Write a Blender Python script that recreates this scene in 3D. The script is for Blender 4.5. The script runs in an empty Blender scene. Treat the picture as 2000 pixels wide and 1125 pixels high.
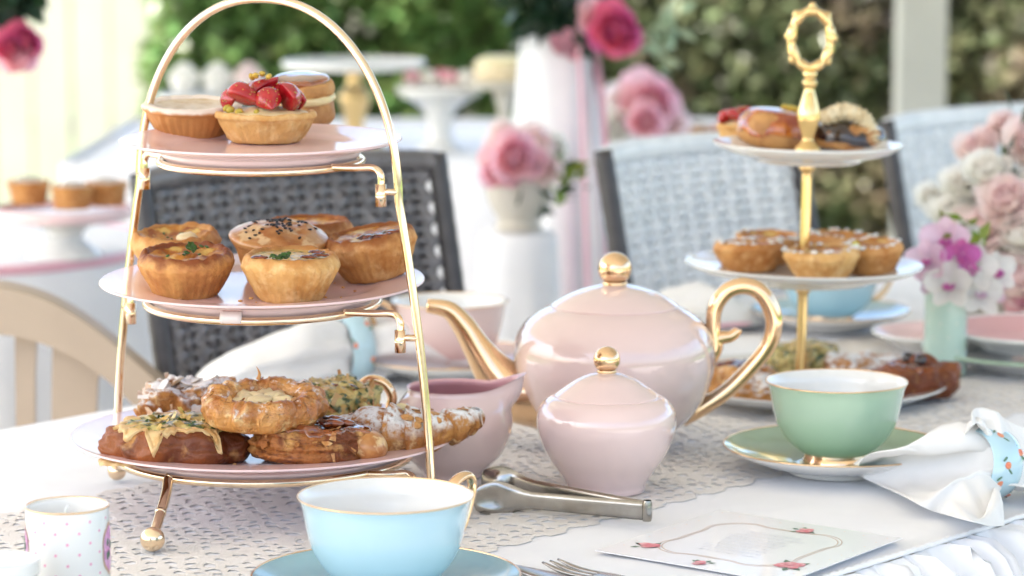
import bpy, math, random
from math import sin, cos, pi, sqrt, atan2, exp
from mathutils import Vector, Matrix, noise, Euler
R = math.radians
random.seed(7)
S = bpy.context.scene
COL = S.collection

# ------------------------------------------------------------------ camera
FPX = 5600.0                      # focal length in pixels of a 2000 px wide frame
CAMZ = 1.16
PITCH = math.atan(782.0 / FPX)
cam = bpy.data.cameras.new('camera'); camo = bpy.data.objects.new('camera', cam); COL.objects.link(camo)
cam.sensor_width = 36.0; cam.lens = 36.0 * FPX / 2000.0
cam.clip_start = 0.05; cam.clip_end = 400
camo.location = (0, 0, CAMZ); camo.rotation_euler = (pi / 2 - PITCH, 0, 0)
cam.dof.use_dof = True; cam.dof.focus_distance = 1.79; cam.dof.aperture_fstop = 7.5; cam.dof.aperture_blades = 0
S.camera = camo

# ------------------------------------------------------------------ sky and sun
W = bpy.data.worlds.new('World'); S.world = W; W.use_nodes = True
nt = W.node_tree; bg = nt.nodes['Background']
sky = nt.nodes.new('ShaderNodeTexSky'); sky.sky_type = 'NISHITA'; sky.sun_disc = False
SUN_DIR = Vector((-0.75, -0.28, 0.92)).normalized()     # towards the sun
sky.sun_elevation = math.asin(SUN_DIR.z); sky.sun_rotation = atan2(SUN_DIR.x, SUN_DIR.y)
sky.air_density = 1.0; sky.dust_density = 3.5; sky.ozone_density = 1.0
nt.links.new(sky.outputs[0], bg.inputs[0]); bg.inputs[1].default_value = 0.15
sl = bpy.data.lights.new('sun', 'SUN'); sl.energy = 4.2; sl.angle = R(3.0); sl.color = (1.0, 0.95, 0.87)
so = bpy.data.objects.new('sun', sl); COL.objects.link(so)
so.rotation_euler = (-SUN_DIR).to_track_quat('-Z', 'Y').to_euler(); so.location = (-6, 0, 8)

S.view_settings.view_transform = 'Standard'; S.view_settings.look = 'None'
S.view_settings.gamma = 1.0; S.view_settings.use_curve_mapping = False
S.view_settings.exposure = 2.02
S.cycles.use_denoising = True
S.cycles.max_bounces = 8; S.cycles.diffuse_bounces = 4; S.cycles.glossy_bounces = 4
S.cycles.transmission_bounces = 6; S.cycles.transparent_max_bounces = 8
S.cycles.sample_clamp_indirect = 6.0; S.cycles.caustics_reflective = False; S.cycles.caustics_refractive = False

# ------------------------------------------------------------------ placing helpers (photo pixel -> point in the place)
_U = Vector((0, sin(PITCH), cos(PITCH))); _F = Vector((0, cos(PITCH), -sin(PITCH))); _C = Vector((0, 0, CAMZ))
def ray(px, py): return Vector(((px - 1000) / FPX, 0, 0)) + _U * ((562.5 - py) / FPX) + _F
def P(px, py, D):
    d = ray(px, py); return _C + d * (D / d.y)
def T(px, py, z):
    d = ray(px, py); return _C + d * ((z - CAMZ) / d.z)
TZ = 0.75                                    # table top
AU = Vector((0.656, 0.755, 0)).normalized()  # along the table
AN = Vector((-AU.y, AU.x, 0))                # across the table, away from us
def UN(u, n, z=0.0): return AU * u + AN * n + Vector((0, 0, z))
def nz(x, y=0., z=0.): return noise.noise(Vector((x, y, z)))
def fr(x, y=0., z=0., o=4): return noise.fractal(Vector((x, y, z)), 1.0, 2.0, o)
def sstep(a, b, x):
    t = max(0., min(1., (x - a) / (b - a))); return t * t * (3 - 2 * t)

# ------------------------------------------------------------------ materials
def _nodes(name):
    m = bpy.data.materials.new(name); m.use_nodes = True
    return m, m.node_tree, m.node_tree.nodes['Principled BSDF']
def N(nt, t, **kw):
    n = nt.nodes.new(t)
    for k, v in kw.items(): setattr(n, k, v)
    return n
def ramp(nt, src, lo, hi):
    r = N(nt, 'ShaderNodeMapRange', interpolation_type='SMOOTHSTEP'); nt.links.new(src, r.inputs[0])
    r.inputs[1].default_value = lo; r.inputs[2].default_value = hi; return r.outputs[0]
def mixc(nt, fac, a, b):
    x = N(nt, 'ShaderNodeMix', data_type='RGBA')
    if isinstance(fac, float): x.inputs[0].default_value = fac
    else: nt.links.new(fac, x.inputs[0])
    for i, v in ((6, a), (7, b)):
        if isinstance(v, tuple): x.inputs[i].default_value = (*v[:3], 1)
        else: nt.links.new(v, x.inputs[i])
    return x.outputs[2]
def mth(nt, op, a, b=None, c=None):
    x = N(nt, 'ShaderNodeMath', operation=op)
    for i, v in enumerate((a, b, c)):
        if v is None: continue
        if isinstance(v, (int, float)): x.inputs[i].default_value = v
        else: nt.links.new(v, x.inputs[i])
    return x.outputs[0]
def noi(nt, co, sc, det=3.0, rough=.55):
    n = N(nt, 'ShaderNodeTexNoise'); n.inputs['Scale'].default_value = sc; n.inputs['Detail'].default_value = det
    n.inputs['Roughness'].default_value = rough; nt.links.new(co, n.inputs['Vector']); return n.outputs['Fac']
def M(name, c, rough=.5, metal=0., coat=0., spec=.5, c2=None, sc=60., lo=.4, hi=.62, c3=None, sc3=20., lo3=.5, hi3=.62,
      bump=0., bsc=300., bdist=.001, sss=0., srad=(.01, .004, .002), powder=0., psc=160., top=None, lay=None, sheen=0., var=0., trl=0., gvar=0.):
    m, nt, b = _nodes(name); L = nt.links
    co = N(nt, 'ShaderNodeTexCoord').outputs['Object']
    col = c
    if c2: col = mixc(nt, ramp(nt, noi(nt, co, sc), lo, hi), c, c2)
    if c3: col = mixc(nt, ramp(nt, noi(nt, co, sc3, 4.), lo3, hi3), col, c3)
    if lay:                                    # thin browned layers
        mp = N(nt, 'ShaderNodeMapping'); mp.inputs['Scale'].default_value = (1, 1, lay[4] if len(lay) > 4 else 4.); L.new(co, mp.inputs[0])
        col = mixc(nt, ramp(nt, noi(nt, mp.outputs[0], lay[1], 6., .72), lay[2], lay[3]), col, lay[0])
    if top:                                    # (colour, z low, z high): what the oven has browned
        sx = N(nt, 'ShaderNodeSeparateXYZ'); L.new(co, sx.inputs[0])
        w = mth(nt, 'ADD', sx.outputs[2], mth(nt, 'MULTIPLY', mth(nt, 'SUBTRACT', noi(nt, co, 90., 4.), .5), (top[2] - top[1]) * 2.2))
        col = mixc(nt, ramp(nt, w, top[1], top[2]), col, top[0])
    if var:                                    # leaf-to-leaf colour differences
        g = N(nt, 'ShaderNodeNewGeometry').outputs['Random Per Island']
        h = N(nt, 'ShaderNodeHueSaturation'); L.new(mth(nt, 'MULTIPLY_ADD', g, .08, .46), h.inputs['Hue'])
        L.new(mth(nt, 'MULTIPLY_ADD', g, var, 1 - var * .5), h.inputs['Value'])
        if isinstance(col, tuple): h.inputs['Color'].default_value = (*col, 1)
        else: L.new(col, h.inputs['Color'])
        col = h.outputs[0]
    rsock = None
    if powder:
        nrm = N(nt, 'ShaderNodeNewGeometry').outputs['Normal']
        sx = N(nt, 'ShaderNodeSeparateXYZ'); L.new(nrm, sx.inputs[0])
        f = mth(nt, 'MULTIPLY', ramp(nt, sx.outputs[2], -.1, .75), ramp(nt, noi(nt, co, psc, 5., .7), .62 - powder * .3, .75 - powder * .25))
        col = mixc(nt, f, col, (.86, .84, .82)); rsock = mth(nt, 'MULTIPLY_ADD', f, .95 - rough, rough)
    if isinstance(col, tuple): b.inputs['Base Color'].default_value = (*col[:3], 1)
    else: L.new(col, b.inputs['Base Color'])
    b.inputs['Roughness'].default_value = rough
    if rsock: L.new(rsock, b.inputs['Roughness'])
    elif gvar: L.new(mth(nt, 'MULTIPLY_ADD', noi(nt, co, 45., 4.), gvar, max(0., rough - gvar * .4)), b.inputs['Roughness'])
    b.inputs['Metallic'].default_value = metal; b.inputs['Specular IOR Level'].default_value = spec
    b.inputs['Coat Weight'].default_value = coat; b.inputs['Coat Roughness'].default_value = .04
    if sheen: b.inputs['Sheen Weight'].default_value = sheen
    if sss:
        b.inputs['Subsurface Weight'].default_value = sss; b.inputs['Subsurface Radius'].default_value = srad; b.inputs['Subsurface Scale'].default_value = 1.
    if bump:
        bn = N(nt, 'ShaderNodeBump'); bn.inputs['Strength'].default_value = bump; bn.inputs['Distance'].default_value = bdist
        L.new(noi(nt, co, bsc, 4., .6), bn.inputs['Height']); L.new(bn.outputs[0], b.inputs['Normal'])
    if trl:
        t = N(nt, 'ShaderNodeBsdfTranslucent')
        if isinstance(col, tuple): t.inputs[0].default_value = (*col, 1)
        else: L.new(col, t.inputs[0])
        mx = N(nt, 'ShaderNodeMixShader'); mx.inputs[0].default_value = trl
        L.new(b.outputs[0], mx.inputs[1]); L.new(t.outputs[0], mx.inputs[2])
        L.new(mx.outputs[0], nt.nodes['Material Output'].inputs['Surface'])
    return m

gold = M('pale_gold', (.92, .75, .54), .13, 1., c2=(.90, .68, .46), sc=25., gvar=.12)
rosegold = M('rose_gold', (.88, .60, .36), .10, 1., gvar=.08)
brassy = M('yellow_gold', (.85, .60, .27), .2, 1., gvar=.1)
steel = M('worn_steel', (.46, .44, .41), .22, 1., c2=(.36, .34, .31), sc=40., gvar=.2)
pinkc = M('pink_glaze', (.76, .57, .54), .09, coat=1., c2=(.79, .605, .57), sc=9., lo=.3, hi=.7, bump=.05, bsc=30., bdist=.003)
pinkin = M('deep_pink_glaze', (.66, .36, .38), .3, coat=.4)
pinkplate = M('pale_pink_glaze', (.80, .58, .585), .2, coat=.35, c2=(.82, .61, .615), sc=12.)
whitec = M('white_china', (.80, .79, .76), .18, coat=.6, c2=(.77, .76, .73), sc=14.)
bluec = M('sky_blue_glaze', (.45, .65, .74), .16, coat=.9, c2=(.48, .68, .76), sc=10.)
blued = M('teal_blue_glaze', (.29, .51, .59), .2, coat=.6, c2=(.32, .54, .61), sc=14.)
greenc = M('sage_green_glaze', (.42, .58, .43), .16, coat=.9, c2=(.46, .62, .47), sc=10.)
greend = M('deep_sage_glaze', (.38, .52, .36), .14, coat=.8)
mint = M('mint_glaze', (.50, .66, .56), .25, coat=.5, c2=(.55, .70, .60), sc=30.)
cloth = M('white_cotton', (.85, .85, .865), .85, spec=.25, c2=(.82, .82, .84), sc=18., bump=.12, bsc=1800., bdist=.0006, sheen=.15)
cloth2 = M('white_napkin_linen', (.82, .81, .80), .9, spec=.2, c2=(.78, .77, .76), sc=25., bump=.22, bsc=2200., bdist=.0006, sheen=.15)
lacem = M('cream_crochet', (.86, .825, .79), .95, spec=.1, c2=(.81, .77, .73), sc=30., lo=.35, hi=.7, bump=.8, bsc=900., bdist=.0012)
crustm = M('golden_crust', (.59, .285, .09), .65, spec=.3, top=((.30, .10, .025), .0225, .032), lay=((.30, .10, .025), 60., .56, .78, .5), c2=(.42, .16, .04), sc=55., lo=.38, hi=.68, c3=(.72, .42, .18), sc3=130., lo3=.4, hi3=.85, bump=.8, bsc=420., bdist=.0012, sss=.05)
crustp = M('pale_crust', (.68, .39, .14), .66, spec=.3, top=((.50, .22, .06), .022, .033), lay=((.46, .20, .055), 55., .56, .78, .5), c2=(.55, .26, .07), sc=50., lo=.42, hi=.7, c3=(.80, .55, .27), sc3=140., lo3=.4, hi3=.85, bump=.8, bsc=420., bdist=.0012, sss=.05)
crustb = M('browned_crust', (.64, .32, .10), .55, spec=.35, lay=((.32, .11, .03), 55., .56, .78, .5), c2=(.48, .20, .06), sc=50., top=((.22, .058, .014), .0215, .0295), bump=.8, bsc=400., bdist=.0012, sss=.05)
crustd = M('dusted_crust', (.52, .23, .07), .65, c2=(.50, .21, .06), sc=70., top=((.80, .68, .58), .0185, .0212), bump=.3, bsc=500., bdist=.0008)
DKB = (.15, .038, .010)
flaky = M('flaky_pastry', (.64, .32, .10), .5, c2=(.44, .17, .045), sc=45., c3=(.80, .55, .26), sc3=100., lo3=.5, hi3=.75, lay=(DKB, 75., .52, .68), bump=1., bsc=240., bdist=.003)
flakyp = M('sugared_pastry', (.52, .23, .06), .6, spec=.3, c2=(.34, .115, .026), sc=60., c3=(.78, .52, .25), sc3=120., lo3=.5, hi3=.75, lay=((.22, .06, .016), 90., .56, .72), bump=1., bsc=240., bdist=.003, powder=.80, psc=120.)
flakyl = M('egg_glazed_pastry', (.66, .31, .08), .34, c2=(.44, .15, .03), sc=45., c3=(.84, .60, .28), sc3=110., lo3=.52, hi3=.75, lay=((.20, .055, .014), 70., .57, .72), bump=1., bsc=220., bdist=.003, powder=.25, coat=.35)
bunm = M('brown_bun_crust', (.27, .075, .016), .45, spec=.35, c2=(.13, .03, .008), sc=28., c3=(.52, .26, .08), sc3=60., lo3=.57, hi3=.78, lay=((.12, .03, .009), 50., .55, .72, 2.), bump=.7, bsc=200., bdist=.002, coat=.08)
layerm = M('rolled_dough', (.38, .135, .032), .5, spec=.35, c2=(.18, .045, .011), sc=40., c3=(.66, .36, .12), sc3=70., lo3=.52, hi3=.75, lay=((.13, .03, .008), 60., .50, .66, 7.), bump=1., bsc=260., bdist=.0025, coat=.06)
chouxm = M('choux_pastry', (.55, .27, .085), .55, c2=(.40, .17, .05), sc=45., lay=((.22, .07, .018), 60., .55, .75, 2.), bump=.8, bsc=240., bdist=.002)
almondm = M('sugared_almond_flakes', (.78, .60, .42), .7, c2=(.62, .36, .18), sc=120., bump=.4, bsc=400., powder=1.1)
custard = M('custard', (.66, .53, .38), .5, c2=(.56, .40, .24), sc=90., bump=.25, bsc=240., coat=.1)
eggfill = M('baked_egg_filling', (.56, .23, .03), .4, c2=(.30, .075, .012), sc=110., c3=(.70, .46, .12), sc3=70., bump=.6, bsc=200., bdist=.002, coat=.35)
cheese = M('melted_cheese', (.72, .55, .20), .35, c2=(.60, .38, .10), sc=70., c3=(.075, .11, .02), sc3=190., lo3=.52, hi3=.66, bump=.6, bsc=200., bdist=.002, coat=.3)
herbch = M('herbed_cheese', (.58, .48, .17), .38, c2=(.42, .26, .07), sc=80., c3=(.05, .085, .02), sc3=170., lo3=.46, hi3=.62, bump=.7, bsc=180., bdist=.002, coat=.25)
cheesed = M('cheese_drip', (.72, .50, .24), .45, c2=(.62, .36, .13), sc=90., bump=.4, bsc=240.)
lidcr = M('glazed_pie_lid', (.58, .28, .09), .36, c2=(.42, .15, .035), sc=45., c3=(.76, .52, .26), sc3=80., bump=.4, bsc=200., bdist=.0015, coat=.4)
sesame = M('black_sesame', (.012, .011, .012), .4)
herb = M('chopped_herb', (.055, .13, .02), .5, c2=(.025, .06, .012), sc=300.)
straw = M('strawberry', (.36, .006, .013), .2, c2=(.46, .018, .022), sc=90., c3=(.72, .30, .24), sc3=60., lo3=.68, hi3=.9, coat=.4, bump=.4, bsc=500., bdist=.0008)
cream = M('pastry_cream', (.80, .64, .36), .4, bump=.3, bsc=150., sss=.2)
butterc = M('piped_cream', (.80, .68, .46), .6, c2=(.74, .58, .34), sc=150., bump=.8, bsc=350., bdist=.002)
caramel = M('caramel_glaze', (.13, .025, .008), .1, c2=(.32, .09, .02), sc=60., coat=1.)
toffee = M('amber_toffee', (.58, .16, .015), .12, c2=(.30, .04, .008), sc=60., coat=1.)
choc = M('dark_chocolate_glaze', (.022, .009, .008), .15, coat=.8)
jam = M('burnt_jam', (.035, .008, .01), .15, c2=(.25, .05, .01), sc=140., coat=.8)
pist = M('chopped_pistachio', (.42, .34, .04), .5, c2=(.60, .38, .06), sc=200.)
wax = M('candle_wax', (.80, .78, .74), .4, sss=.3)
card = M('printed_card', (.88, .88, .90), .25, spec=.5, coat=.25)
inkpink = M('pink_print', (.74, .20, .24), .4, c2=(.80, .42, .44), sc=260.); inkgreen = M('green_print', (.10, .20, .12), .4)
inkgold = M('gold_print', (.62, .42, .30), .35); inkgrey = M('grey_print', (.60, .61, .66), .5); inkmauve = M('mauve_print', (.62, .24, .52), .35, c2=(.74, .45, .66), sc=200.)
inkorange = M('orange_print', (.76, .30, .16), .35, c2=(.70, .18, .10), sc=200.)
clearp = M('clear_plastic', (.86, .76, .74), .15, coat=.5)
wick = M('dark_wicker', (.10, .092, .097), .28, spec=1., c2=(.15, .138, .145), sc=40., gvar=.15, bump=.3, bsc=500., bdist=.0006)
wickd = M('dark_wrapped_band', (.045, .040, .042), .4, c2=(.06, .054, .056), sc=60.)
wicksheen = M('wicker_painted_sheen', (.80, .82, .84), .38, spec=.6, c2=(.70, .73, .76), sc=40., gvar=.15)  # same dark wicker, with its bright sheen put into the strand colour
liner = M('shadow_dark_lining', (.02, .02, .022), .8)  # second layer of the back, coloured near-black for the shade in the weave gaps
plast = M('beige_plastic', (.44, .345, .26), .38, spec=.5, c2=(.41, .32, .24), sc=8., bump=.06, bsc=300.)
fencem = M('cream_fence_paint', (.42, .41, .36), .5, c2=(.39, .38, .33), sc=3.)
postm = M('cream_post_paint', (.60, .58, .50), .5, c2=(.56, .54, .46), sc=6.)
roofm = M('roof_lining', (.68, .655, .62), .7, c2=(.64, .615, .58), sc=1.)
grass = M('lawn', (.10, .20, .03), .9, c2=(.05, .12, .02), sc=9., c3=(.16, .26, .05), sc3=60., bump=.8, bsc=150., bdist=.01)
paving = M('pale_paving', (.48, .46, .43), .8, c2=(.42, .40, .37), sc=5., bump=.3, bsc=60.)
leafa = M('bright_hedge_leaf', (.16, .245, .085), .28, var=1.0, trl=.45)
leafb = M('olive_hedge_leaf', (.17, .19, .10), .28, var=1.0, trl=.45, c2=(.27, .21, .15), sc=3., lo=.5, hi=.6)
twigm = M('hedge_twig', (.12, .075, .045), .8)
leafd = M('dark_leaf', (.018, .05, .022), .4, var=.6, trl=.2); leafl = M('yellow_green_leaf', (.20, .27, .03), .4, var=.6, trl=.3)
leafp = M('pale_sage_leaf', (.42, .52, .34), .5, var=.4, trl=.3)
petalh = M('magenta_petal', (.80, .19, .36), .55, var=.4, trl=.45); petalp = M('pink_petal', (.94, .60, .66), .55, var=.15, trl=.6)
petall = M('blush_petal', (.96, .81, .79), .6, var=.05, trl=.65); petalw = M('cream_petal', (.96, .94, .89), .6, var=.05, trl=.65)
petalm = M('orchid_magenta', (.68, .18, .46), .5, var=.3, trl=.3); petalo = M('orchid_pink', (.88, .66, .76), .5, var=.3, trl=.3); petalwh = M('orchid_white', (.82, .80, .76), .5, trl=.3)
ribbon = M('pink_ribbon', (.78, .42, .50), .35, sheen=.3); urnm = M('ecru_urn', (.62, .58, .50), .6, c2=(.56, .52, .44), sc=20.)

# ------------------------------------------------------------------ mesh helpers
class B:
    def __init__(s): s.V = []; s.F = []
    def add(s, vf, mat=None):
        V, F = vf; o = len(s.V)
        s.V += [tuple(mat @ Vector(v)) for v in V] if mat is not None else [tuple(v) for v in V]
        s.F += [tuple(i + o for i in f) for f in F]; return s
def mk(name, vf, mat, parent=None, smooth=True, kind=None, loc=None, sub=0, sol=0., auto=None):
    V, F = (vf.V, vf.F) if isinstance(vf, B) else vf
    me = bpy.data.meshes.new(name); me.from_pydata([tuple(v) for v in V], [], F); me.materials.append(mat)
    if smooth: me.polygons.foreach_set('use_smooth', [True] * len(me.polygons))
    me.update()
    if auto is not None: me.set_sharp_from_angle(angle=R(auto))
    o = bpy.data.objects.new(name, me); COL.objects.link(o)
    if parent: o.parent = parent
    if kind: o['kind'] = kind
    if loc is not None: o.location = loc
    if sol:
        md = o.modifiers.new('thickness', 'SOLIDIFY'); md.thickness = sol; md.offset = 0
    if sub:
        md = o.modifiers.new('smooth', 'SUBSURF'); md.levels = sub; md.render_levels = sub
    return o
def tag(o, label, cat, group=None):
    o['label'] = label; o['category'] = cat
    if group: o['group'] = group
    return o
def thing(name, label, cat, loc=(0, 0, 0), rot=(0, 0, 0), group=None):
    o = bpy.data.objects.new(name, None); COL.objects.link(o); o.empty_display_size = .02
    o.location = loc; o.rotation_euler = rot; return tag(o, label, cat, group)
def copy_tree(o, parent=None):
    c = o.copy(); COL.objects.link(c); c.parent = parent
    for ch in list(o.children): copy_tree(ch, c)
    return c
def lathe(pr, n=48, fn=None, c=(0, 0, 0)):
    V = []; F = []; rows = []
    for r, z in pr:
        if r < 1e-7: rows.append([len(V)]); V.append((0, 0, z))
        else:
            rows.append(list(range(len(V), len(V) + n)))
            for i in range(n):
                a = 2 * pi * i / n; V.append((r * cos(a), r * sin(a), z))
    for a, b in zip(rows, rows[1:]):
        if len(a) == 1 and len(b) == 1: continue
        for i in range(n):
            j = (i + 1) % n
            if len(a) == 1: F.append((a[0], b[j], b[i]))
            elif len(b) == 1: F.append((a[i], a[j], b[0]))
            else: F.append((a[i], a[j], b[j], b[i]))
    if fn: V = [fn(*v) for v in V]
    V = [(v[0] + c[0], v[1] + c[1], v[2] + c[2]) for v in V]
    return V, F
def dense(pr, k=4):
    """Catmull-Rom through a profile or path"""
    p = [Vector(q) for q in pr]; out = []
    for i in range(len(p) - 1):
        a, b, c, d = p[max(i - 1, 0)], p[i], p[i + 1], p[min(i + 2, len(p) - 1)]
        for j in range(k):
            t = j / k
            out.append(.5 * ((2 * b) + (c - a) * t + (2 * a - 5 * b + 4 * c - d) * t * t + (3 * b - a - 3 * c + d) * t ** 3))
    out.append(p[-1]); return out
def dp(pr, k=4): return [(max(0, q[0]), q[1]) for q in dense([(a, b, 0) for a, b in pr], k)]
def tube(pts, rad, n=12, closed=False, flat=None, caps=True, up=None):
    p = [Vector(q) for q in pts]; m = len(p)
    if isinstance(rad, (int, float)): rad = [rad] * m
    tg = []
    for i in range(m):
        if closed: t = p[(i + 1) % m] - p[i - 1]
        else: t = p[min(i + 1, m - 1)] - p[max(i - 1, 0)]
        tg.append(t.normalized() if t.length > 1e-9 else Vector((0, 0, 1)))
    if up is None: up = Vector((0, 0, 1)) if abs(tg[0].z) < .9 else Vector((1, 0, 0))
    x = (up - tg[0] * up.dot(tg[0])).normalized(); V = []; F = []
    for i in range(m):
        x = (x - tg[i] * x.dot(tg[i])).normalized(); y = tg[i].cross(x)
        fx, fy = flat if flat else (1, 1)
        for k in range(n):
            a = 2 * pi * k / n; V.append(p[i] + (x * cos(a) * fx + y * sin(a) * fy) * rad[i])
    for i in range(m if closed else m - 1):
        j = (i + 1) % m
        for k in range(n):
            l = (k + 1) % n; F.append((i * n + k, i * n + l, j * n + l, j * n + k))
    if caps and not closed:
        F.append(tuple(range(n - 1, -1, -1))); F.append(tuple((m - 1) * n + k for k in range(n)))
    return V, F
def ring(r, rad, z=0., n=72, k=10, c=(0, 0)):
    return tube([(c[0] + r * cos(2 * pi * i / n), c[1] + r * sin(2 * pi * i / n), z) for i in range(n)], rad, k, closed=True)
def ball(r, c=(0, 0, 0), nu=20, nv=12, s=(1, 1, 1), fn=None):
    pr = [(r * sin(pi * i / nv), -r * cos(pi * i / nv)) for i in range(nv + 1)]; pr[0] = (0, -r); pr[-1] = (0, r)
    V, F = lathe(pr, nu)
    V = [(x * s[0], y * s[1], z * s[2]) for x, y, z in V]
    if fn: V = [fn(*v) for v in V]
    return [(x + c[0], y + c[1], z + c[2]) for x, y, z in V], F
def box(x0, x1, y0, y1, z0, z1):
    V = [(x, y, z) for z in (z0, z1) for y in (y0, y1) for x in (x0, x1)]
    return V, [(0, 2, 3, 1), (4, 5, 7, 6), (0, 1, 5, 4), (2, 6, 7, 3), (0, 4, 6, 2), (1, 3, 7, 5)]
def grid(nu, nv, f):
    V = [f(i / nu, j / nv) for j in range(nv + 1) for i in range(nu + 1)]
    F = [(j * (nu + 1) + i, j * (nu + 1) + i + 1, (j + 1) * (nu + 1) + i + 1, (j + 1) * (nu + 1) + i) for j in range(nv) for i in range(nu)]
    return V, F
def leafq(L, Wd, mat):
    V = [(0, 0, 0), (Wd / 2, L * .45, L * .06), (0, L, 0), (-Wd / 2, L * .45, L * .06)]
    return [tuple(mat @ Vector(v)) for v in V], [(0, 1, 2), (0, 2, 3)]
def rmat(loc, eul): return Matrix.Translation(loc) @ Euler(eul).to_matrix().to_4x4()
#==SETTING==
# ------------------------------------------------------------------ the setting
def struct(o): o['kind'] = 'structure'; return o
struct(mk('ground', grid(40, 40, lambda a, b: (-60 + 120 * a, -20 + 120 * b, 0.)), grass))
struct(mk('paving', box(-6, 9, -8, 6.75, .001, .03), paving, smooth=False))
struct(mk('patio_roof', box(-3.2, 3.6, -.9, 5.55, 2.45, 2.56), roofm, smooth=False))
pp_ = P(1797, 120, 5.35)
pt = thing('roof_post', 'cream square post standing in front of the hedge at right', 'post', (pp_.x, pp_.y, .03))
mk('shaft', box(-.043, .043, -.043, .043, 0.02, 2.42), postm, pt, smooth=False)
mk('foot_plate', box(-.07, .07, -.07, .07, 0, .02), postm, pt, smooth=False)

def hedge(name, label, x0, x1, y0, y1, h, mat, n, seed):
    rnd = random.Random(seed); b = B()
    t = thing(name, label, 'hedge', ((x0 + x1) / 2, (y0 + y1) / 2, 0)); cx, cy = (x0 + x1) / 2, (y0 + y1) / 2
    for _ in range(n):
        x = rnd.uniform(x0, x1); z = rnd.uniform(.02, 1) ** .8 * h
        d = rnd.random() ** 1.7
        y = y0 + (y1 - y0) * d + .10 * nz(x * 2.2, z * 2.2, seed) + .05 * nz(x * 6, z * 6, seed)
        z += .07 * nz(x * 3, 1.3, seed) * (z / h)
        if nz(x * 4.3, z * 4.3, seed + 9) * .6 + .9 * nz(x * 11, z * 11, 3) > .40 and rnd.random() < .93: continue
        L = rnd.uniform(.034, .066)
        b.add(leafq(L, L * .62, rmat((x - cx, y - cy, z), (rnd.uniform(-1.3, .5), rnd.uniform(-.9, .9), rnd.uniform(0, 2 * pi)))))
    mk('foliage', b, mat, t, smooth=False)
    for i in range(int((x1 - x0) / .35)):
        x = x0 + (i + .5) * .35 - cx + rnd.uniform(-.08, .08)
        mk('trunk', tube([(x, 0, 0), (x + rnd.uniform(-.05, .05), .03, .5), (x + rnd.uniform(-.12, .12), 0, h * .85)], [.022, .016, .006], 7), twigm, t)
    return t
hedge('hedge', 'bright green leafy hedge behind the gold framed cake stand', -.97, .05, 7.6, 8.4, 1.34, leafa, 30000, 2)
hedge('hedge', 'darker olive hedge with brown gaps behind the right side tables', .05, 3.0, 7.65, 8.5, 1.36, leafb, 56000, 5)

ft = thing('fence', 'cream vertical board fence at the left of the hedge', 'fence', (-2.6, 8.75, 0))
for i in range(-40, 58):
    mk('board', box(-1.5 + i * .12, -1.5 + i * .12 + .112, -.012 + .004 * (i % 2), .012 + .004 * (i % 2), .04, 1.36), fencem, ft, smooth=False)
mk('rail', box(-6.3, 5.46, .02, .06, .4, .47), fencem, ft, smooth=False); mk('rail', box(-6.3, 5.46, .02, .06, 1.1, 1.17), fencem, ft, smooth=False)
for x in (-6.2, -4.6, -3.0, -1.4, .1, 1.55, 3.0, 4.5): mk('fence_post', box(x - .04, x + .04, .062, .14, 0, 1.34), fencem, ft, smooth=False)

# ------------------------------------------------------------------ the laid table
N0, N1, U0, U1 = .964, 1.72, .62, 3.05
tt = thing('dining_table', 'long table laid for tea, under the ruffled white cloth', 'table', UN((U0 + U1) / 2, (N0 + N1) / 2, 0))
def unl(u, n, z, c=UN((U0 + U1) / 2, (N0 + N1) / 2, 0)): return UN(u, n, z) - c
V, F = box(U0 + .01, U1 - .01, N0 + .01, N1 - .01, TZ - .03, TZ - .004); mk('tabletop', ([unl(*v) for v in V], F), postm, tt, smooth=False)
for u in (U0 + .12, U1 - .12):
    for n in (N0 + .1, N1 - .1):
        V, F = box(u - .025, u + .025, n - .025, n + .025, 0, TZ - .03); mk('leg', ([unl(*v) for v in V], F), postm, tt, smooth=False)
cl = thing('tablecloth', 'white cotton tablecloth with gathered ruffle edge over the long table', 'tablecloth', UN((U0 + U1) / 2, (N0 + N1) / 2, TZ))
def cloc(u, n, z): return UN(u, n, z) - UN((U0 + U1) / 2, (N0 + N1) / 2, TZ)
LN0, LN1, LU0, LU1 = 1.153, 1.478, .78, 2.62
def cz(u, n):
    k = sstep(LN0 - .005, LN0 + .015, n) * sstep(LN1 + .005, LN1 - .015, n) * sstep(LU1 + .01, LU1 - .01, u)
    return TZ - .0004 + k * (.0011 * max(0, nz(u * 26, n * 26, 8)) + .0008 * max(0, nz(u * 40 + n * 8, n * 34, 1))) + .0011 * fr(u * 4, n * 9, 0) + .0012 * max(0, nz(u * 9 + n * 4, n * 22 - u * 6, 3)) ** 2 + .0005 * nz(u * 3 + n * 14, n * 3, 6)
def ctop(a, b):
    u = U0 + (U1 - U0) * a; n = N0 + (N1 - N0) * b
    e = sstep(.05, 0., b) + sstep(.05, 0., 1 - b)
    return cloc(u, n, min(TZ + .0017, cz(u, n)) - .003 * e * e)
mk('top_sheet', grid(520, 170, ctop), cloth, cl)
rg = random.Random(4)
def ruff(a, b):                                   # gathered frill of the near edge
    u = U0 + (U1 - U0) * a; s = b * .30
    ph = u / .0135 + 2.6 * nz(u * 20, 0, 5) + 1.2 * nz(u * 55, s * 14, 5)
    amp = .0080 * sstep(0, .03, s) * (1 + .7 * nz(u * 25, s * 9, 2)) + .0012
    f = sin(ph * pi + .5 * sin(s * 40 + u * 30))
    out = .034 * (1 - exp(-s / .03)) + .035 * s; dn = .004 + s - .020 * (1 - exp(-s / .025))
    return cloc(u, N0 - out - amp * f, TZ - dn + .0085 * f * sstep(0, .018, s) * exp(-s / .07))
mk('ruffle', grid(1500, 22, ruff), cloth, cl)
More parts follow.
